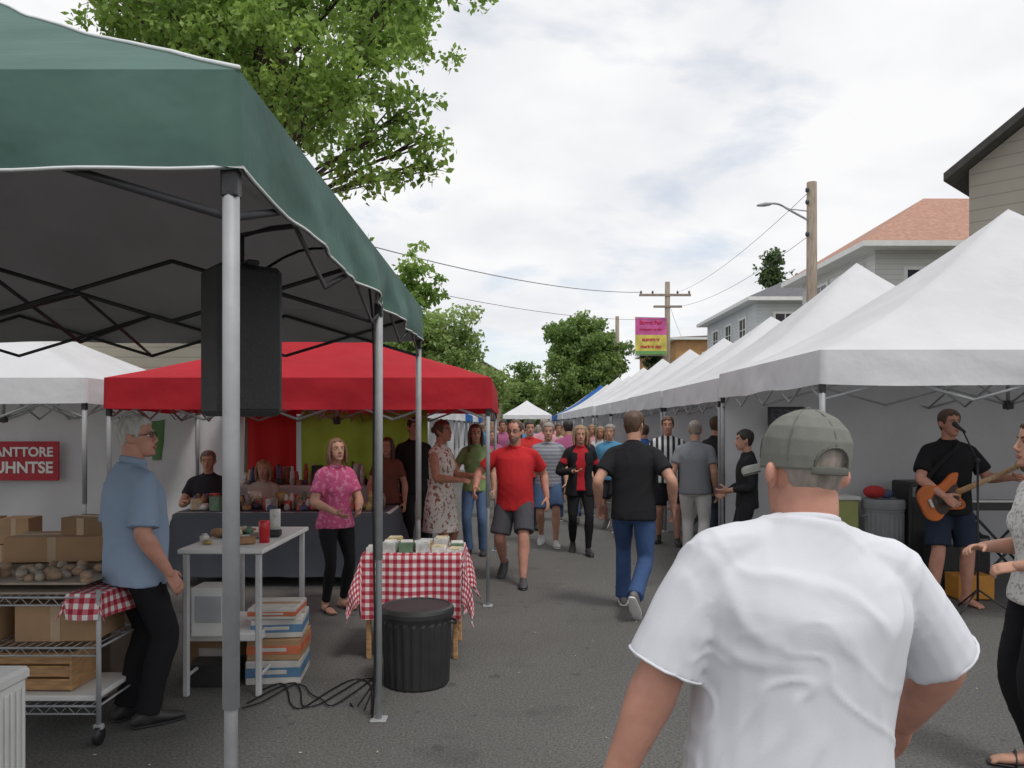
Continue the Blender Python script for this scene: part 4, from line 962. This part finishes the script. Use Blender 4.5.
house('grey_gable_house',9.15,15.6,16,24,6.75,8.9,siding('beige_siding',(.36,.33,.28),.24),RD,'gable',.36,[('F',13.3,4.6,1.3,1.2)],rot=rad(-46))
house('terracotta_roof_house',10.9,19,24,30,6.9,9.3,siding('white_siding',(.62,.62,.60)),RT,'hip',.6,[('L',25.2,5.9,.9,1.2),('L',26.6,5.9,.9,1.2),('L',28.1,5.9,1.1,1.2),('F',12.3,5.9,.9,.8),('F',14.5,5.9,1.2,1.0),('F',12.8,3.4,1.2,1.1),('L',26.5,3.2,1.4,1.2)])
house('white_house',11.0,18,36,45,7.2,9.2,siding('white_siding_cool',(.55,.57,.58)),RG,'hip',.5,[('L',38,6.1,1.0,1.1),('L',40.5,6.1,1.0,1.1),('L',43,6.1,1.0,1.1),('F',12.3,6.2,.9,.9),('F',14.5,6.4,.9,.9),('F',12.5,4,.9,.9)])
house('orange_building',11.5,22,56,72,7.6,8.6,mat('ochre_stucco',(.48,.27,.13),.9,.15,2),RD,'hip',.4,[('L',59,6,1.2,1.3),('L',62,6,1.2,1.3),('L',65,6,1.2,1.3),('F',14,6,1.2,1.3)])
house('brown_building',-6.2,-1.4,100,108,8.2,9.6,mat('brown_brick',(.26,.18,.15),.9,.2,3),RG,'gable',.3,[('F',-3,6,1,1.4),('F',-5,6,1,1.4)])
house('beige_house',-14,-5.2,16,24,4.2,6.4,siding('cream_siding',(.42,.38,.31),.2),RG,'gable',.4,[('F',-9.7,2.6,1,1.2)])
# ------------------------------------------------------------------ poles, wires, banner
g=group('utility_pole',(7.5,20,0)); b=MB(); tube(b,[(7.5,20,0),(7.5,20,7.72)],[.15,.12],M_WOODP,14,cap='flat'); b.obj('pole',g); b=MB()
tube(b,[(7.45,20,6.75),(7.0,19.9,6.95),(6.6,19.8,7.12),(6.3,19.7,7.10)],.028,M_STEEL,8,sub=4); tube(b,[(7.4,20,7.0),(6.9,19.9,7.03)],.015,M_STEEL,6)
tube(b,[(6.36,19.72,7.10),(6.22,19.69,7.08),(6.05,19.66,7.05)],[(.06,.04),(.09,.05),(.05,.03)],M_STEEL,10,side=(0,1,0)); b.obj('street_lamp_arm',g); b=MB()
for z in (7.5,7.2,6.4): ell(b,(7.35,19.9,z),(.05,.05,.07),M_GLASS); 
b.obj('insulators',g)
g=group('utility_pole',(8.75,45,0)); b=MB(); tube(b,[(8.75,45,0),(8.75,45,9.7)],[.20,.14],M_WOODP,12,cap='flat'); box(b,(8.6,44.9,8.95),(2.9,.12,.13),M_WOODP); box(b,(8.75,44.9,8.3),(1.6,.12,.12),M_WOODP); b.obj('pole',g); b=MB()
for x in(7.25,7.9,9.3,9.95): ell(b,(x,44.9,9.1),(.06,.06,.1),M_GLASS)
b.obj('insulators',g)
g=group('utility_pole',(7.9,60,0)); b=MB(); tube(b,[(7.9,60,0),(7.9,60,9.8)],[.2,.14],M_WOODP,10,cap='flat'); b.obj('pole',g)
g=group('utility_pole',(-6.8,19,0)); b=MB(); tube(b,[(-6.8,19,0),(-6.8,19,7.8)],[.18,.13],M_WOODP,12,cap='flat'); b.obj('pole',g)
b=MB()
M_WIRE=mat('wire',(.08,.08,.09),.6,.05)
def wire(a,c,sag,r=.010):
    a,c=V(a),V(c); tube(b,[a+(c-a)*(i/16)+V((0,0,-sag*4*(i/16)*(1-i/16))) for i in range(17)],r,M_WIRE,5)
wire((-6.8,19,6.9),(7.25,44.9,9.1),.55,.016); wire((-6.8,19,6.0),(8.7,44.9,7.6),.6,.010); wire((9.3,44.9,9.1),(7.45,20,7.5),.35,.007); wire((8.7,45,8.3),(7.45,20,6.4),.5,.007)
wire((8.7,45,9.0),(13,60,7.8),.3,.010)
b.obj('overhead_wires')
g=group('street_banner',(7.8,44.6,6.7)); b=MB(); box(b,(7.75,44.6,7.15),(1.75,.03,.95),mat('banner_pink',(.58,.10,.30),.6,.3,2),bev=.003); box(b,(7.75,44.6,6.12),(1.75,.03,1.10),mat('banner_yellow',(.62,.52,.10),.6,.3,2),bev=.003); box(b,(7.75,44.578,5.68),(1.7,.006,.20),mat('banner_green',(.15,.35,.10),.6,.1),bev=.001); b.obj('panels',g); b=MB()
bar(b,(6.85,44.62,7.66),(8.8,44.9,7.66),.025,M_STEEL); bar(b,(6.85,44.62,5.54),(8.8,44.9,5.54),.025,M_STEEL); b.obj('brackets',g)
rdm=mat('banner_red',(.5,.03,.08)); text(g,'Street Fair',(7.75,44.57,7.35),.30,rdm); text(g,'welcome to the',(7.75,44.57,6.98),.20,rdm); text(g,'summer',(7.75,44.57,6.42),.30,rdm); text(g,'market day',(7.75,44.57,6.02),.26,rdm)

# ------------------------------------------------------------------ ground
m,nt,bs=new_mat('asphalt'); tc=N(nt,'ShaderNodeTexCoord'); O=tc.outputs['Object']
def nz(sc,det=4,rough=.6):
    n=N(nt,'ShaderNodeTexNoise'); n.inputs['Scale'].default_value=sc; n.inputs['Detail'].default_value=det; n.inputs['Roughness'].default_value=rough; L(nt,O,n.inputs['Vector']); return n.outputs[0]
def ramp(i,p0,c0,p1,c1):
    r=N(nt,'ShaderNodeValToRGB'); e=r.color_ramp.elements; e[0].position=p0;e[0].color=(*c0,1);e[1].position=p1;e[1].color=(*c1,1); L(nt,i,r.inputs[0]); return r.outputs[0]
def mixc(f,a,b_,mode='MIX'):
    x=N(nt,'ShaderNodeMix',data_type='RGBA',blend_type=mode)
    if isinstance(f,float): x.inputs[0].default_value=f
    else: L(nt,f,x.inputs[0])
    L(nt,a,x.inputs[6]); L(nt,b_,x.inputs[7]); return x.outputs[2]
base=ramp(nz(.35,6),.3,(.104,.101,.097),.7,(.140,.136,.130))
fine=ramp(nz(70,3,.7),.30,(.45,.45,.45),.70,(1.55,1.55,1.52))
c=mixc(1.0,base,fine,'MULTIPLY')
st=ramp(nz(1.7,3),.58,(1,1,1),.72,(.76,.76,.76)); c=mixc(1.0,c,st,'MULTIPLY')
sp_=ramp(nz(6,2,.5),.68,(1,1,1),.71,(.70,.70,.70)); c=mixc(1.0,c,sp_,'MULTIPLY')
lt=ramp(nz(14,2,.5),.72,(1,1,1),.74,(1.5,1.5,1.45)); c=mixc(1.0,c,lt,'MULTIPLY')
L(nt,c,bs.inputs['Base Color']); bs.inputs['Roughness'].default_value=.88; bs.inputs['Specular IOR Level'].default_value=.3
bp=N(nt,'ShaderNodeBump'); bp.inputs['Strength'].default_value=.6; bp.inputs['Distance'].default_value=.012; L(nt,nz(90,3),bp.inputs['Height']); L(nt,bp.outputs[0],bs.inputs['Normal'])
ASPH=m
def sheet(name,x0,x1,y0,y1,z,m):
    b=MB(); b.add([(x0,y0,z),(x1,y0,z),(x1,y1,z),(x0,y1,z)],[(0,1,2,3)],m,False); return b.obj(name)
sheet('ground',-600,600,-200,1200,-.02,mat('ground_soil_grass',(.09,.11,.05),.95,.3,.3))
sheet('road',-7.6,7.6,-30,150,0.0,ASPH)
b=MB(); conc=mat('concrete_pavement',(.30,.29,.27),.9,.12,2,.3,40)
for x0,x1 in((-10.5,-7.6),(7.6,10.4)): box(b,((x0+x1)/2,60,.06),(x1-x0-.31,180,.12),conc,bev=.01)
b.obj('pavement'); b=MB()
for x in(-7.68,7.68): box(b,(x,60,.065),(.15,180,.13),conc,bev=.02)
b.obj('kerb')
b=MB(); r=random.Random(77)
for i in range(80):
    x,y=r.uniform(-3,3.5),r.uniform(2.8,16); s=r.uniform(.006,.014); a=r.uniform(0,6.3)
    b.add([(x+s*math.cos(a),y+s*math.sin(a),.008),(x-s*.5*math.sin(a),y+s*.5*math.cos(a),.005),(x-s*math.cos(a),y-s*math.sin(a),.008),(x+s*.5*math.sin(a),y-s*.5*math.cos(a),.006)],[(0,1,2,3)],gcols[1] if i%3 else gcols[4],False)
b.obj('fallen_leaves_and_litter')

# ------------------------------------------------------------------ sky & light
w=bpy.data.worlds.new('World'); scene.world=w; w.use_nodes=True; nt=w.node_tree; bg=nt.nodes['Background']
sky=N(nt,'ShaderNodeTexSky'); sky.sky_type='NISHITA'; sky.sun_disc=False; SE,SA=60,145
sky.sun_elevation=rad(SE); sky.sun_rotation=rad(SA)
sc=N(nt,'ShaderNodeVectorMath',operation='SCALE'); sc.inputs['Scale'].default_value=.15; L(nt,sky.outputs[0],sc.inputs[0])
tc=N(nt,'ShaderNodeTexCoord'); sp=N(nt,'ShaderNodeSeparateXYZ'); L(nt,tc.outputs['Generated'],sp.inputs[0])
zz=math_node(nt,'ADD',math_node(nt,'MAXIMUM',sp.outputs['Z'],0.0),.22)
cb=N(nt,'ShaderNodeCombineXYZ'); L(nt,math_node(nt,'DIVIDE',sp.outputs['X'],zz),cb.inputs[0]); L(nt,math_node(nt,'DIVIDE',sp.outputs['Y'],zz),cb.inputs[1])
n1=N(nt,'ShaderNodeTexNoise'); n1.inputs['Scale'].default_value=1.7; n1.inputs['Detail'].default_value=8; n1.inputs['Roughness'].default_value=.55; n1.inputs['Distortion'].default_value=.3; L(nt,cb.outputs[0],n1.inputs['Vector'])
r1=N(nt,'ShaderNodeValToRGB'); e=r1.color_ramp.elements; e[0].position=.33; e[0].color=(.50,.50,.50,1); e[1].position=.47; e[1].color=(1,1,1,1); L(nt,n1.outputs[0],r1.inputs[0])
n2=N(nt,'ShaderNodeTexNoise'); n2.inputs['Scale'].default_value=2.0; n2.inputs['Detail'].default_value=7; L(nt,cb.outputs[0],n2.inputs['Vector'])
r2=N(nt,'ShaderNodeValToRGB'); e=r2.color_ramp.elements; e[0].position=.32; e[0].color=(.80,.82,.86,1); e[1].position=.58; e[1].color=(.97,.97,.98,1); L(nt,n2.outputs[0],r2.inputs[0])
mx=N(nt,'ShaderNodeMix',data_type='RGBA'); L(nt,r1.outputs[0],mx.inputs[0]); L(nt,sc.outputs[0],mx.inputs[6]); L(nt,r2.outputs[0],mx.inputs[7]); L(nt,mx.outputs[2],bg.inputs[0]); bg.inputs[1].default_value=1.0
sl=bpy.data.lights.new('sun','SUN'); sl.energy=1.5; sl.angle=rad(12); sl.color=(1,.97,.92); so=bpy.data.objects.new('sun',sl); COL.objects.link(so)
d=V((math.sin(rad(SA))*math.cos(rad(SE)),math.cos(rad(SA))*math.cos(rad(SE)),math.sin(rad(SE)))); so.rotation_euler=d.to_track_quat('Z','Y').to_euler(); so.location=(5,-5,20)
# ------------------------------------------------------------------ camera
cd=bpy.data.cameras.new('camera'); cam=bpy.data.objects.new('camera',cd); COL.objects.link(cam); cam.location=(0,0,1.65); cam.rotation_euler=(math.pi/2,0,0)
cd.sensor_width=36; cd.lens=28.1; cd.shift_y=.04; cd.clip_end=3000; cd.clip_start=.05; scene.camera=cam
scene.view_settings.view_transform='Standard'; scene.view_settings.look='None'; scene.view_settings.exposure=0
print('done',time.time()-T0)
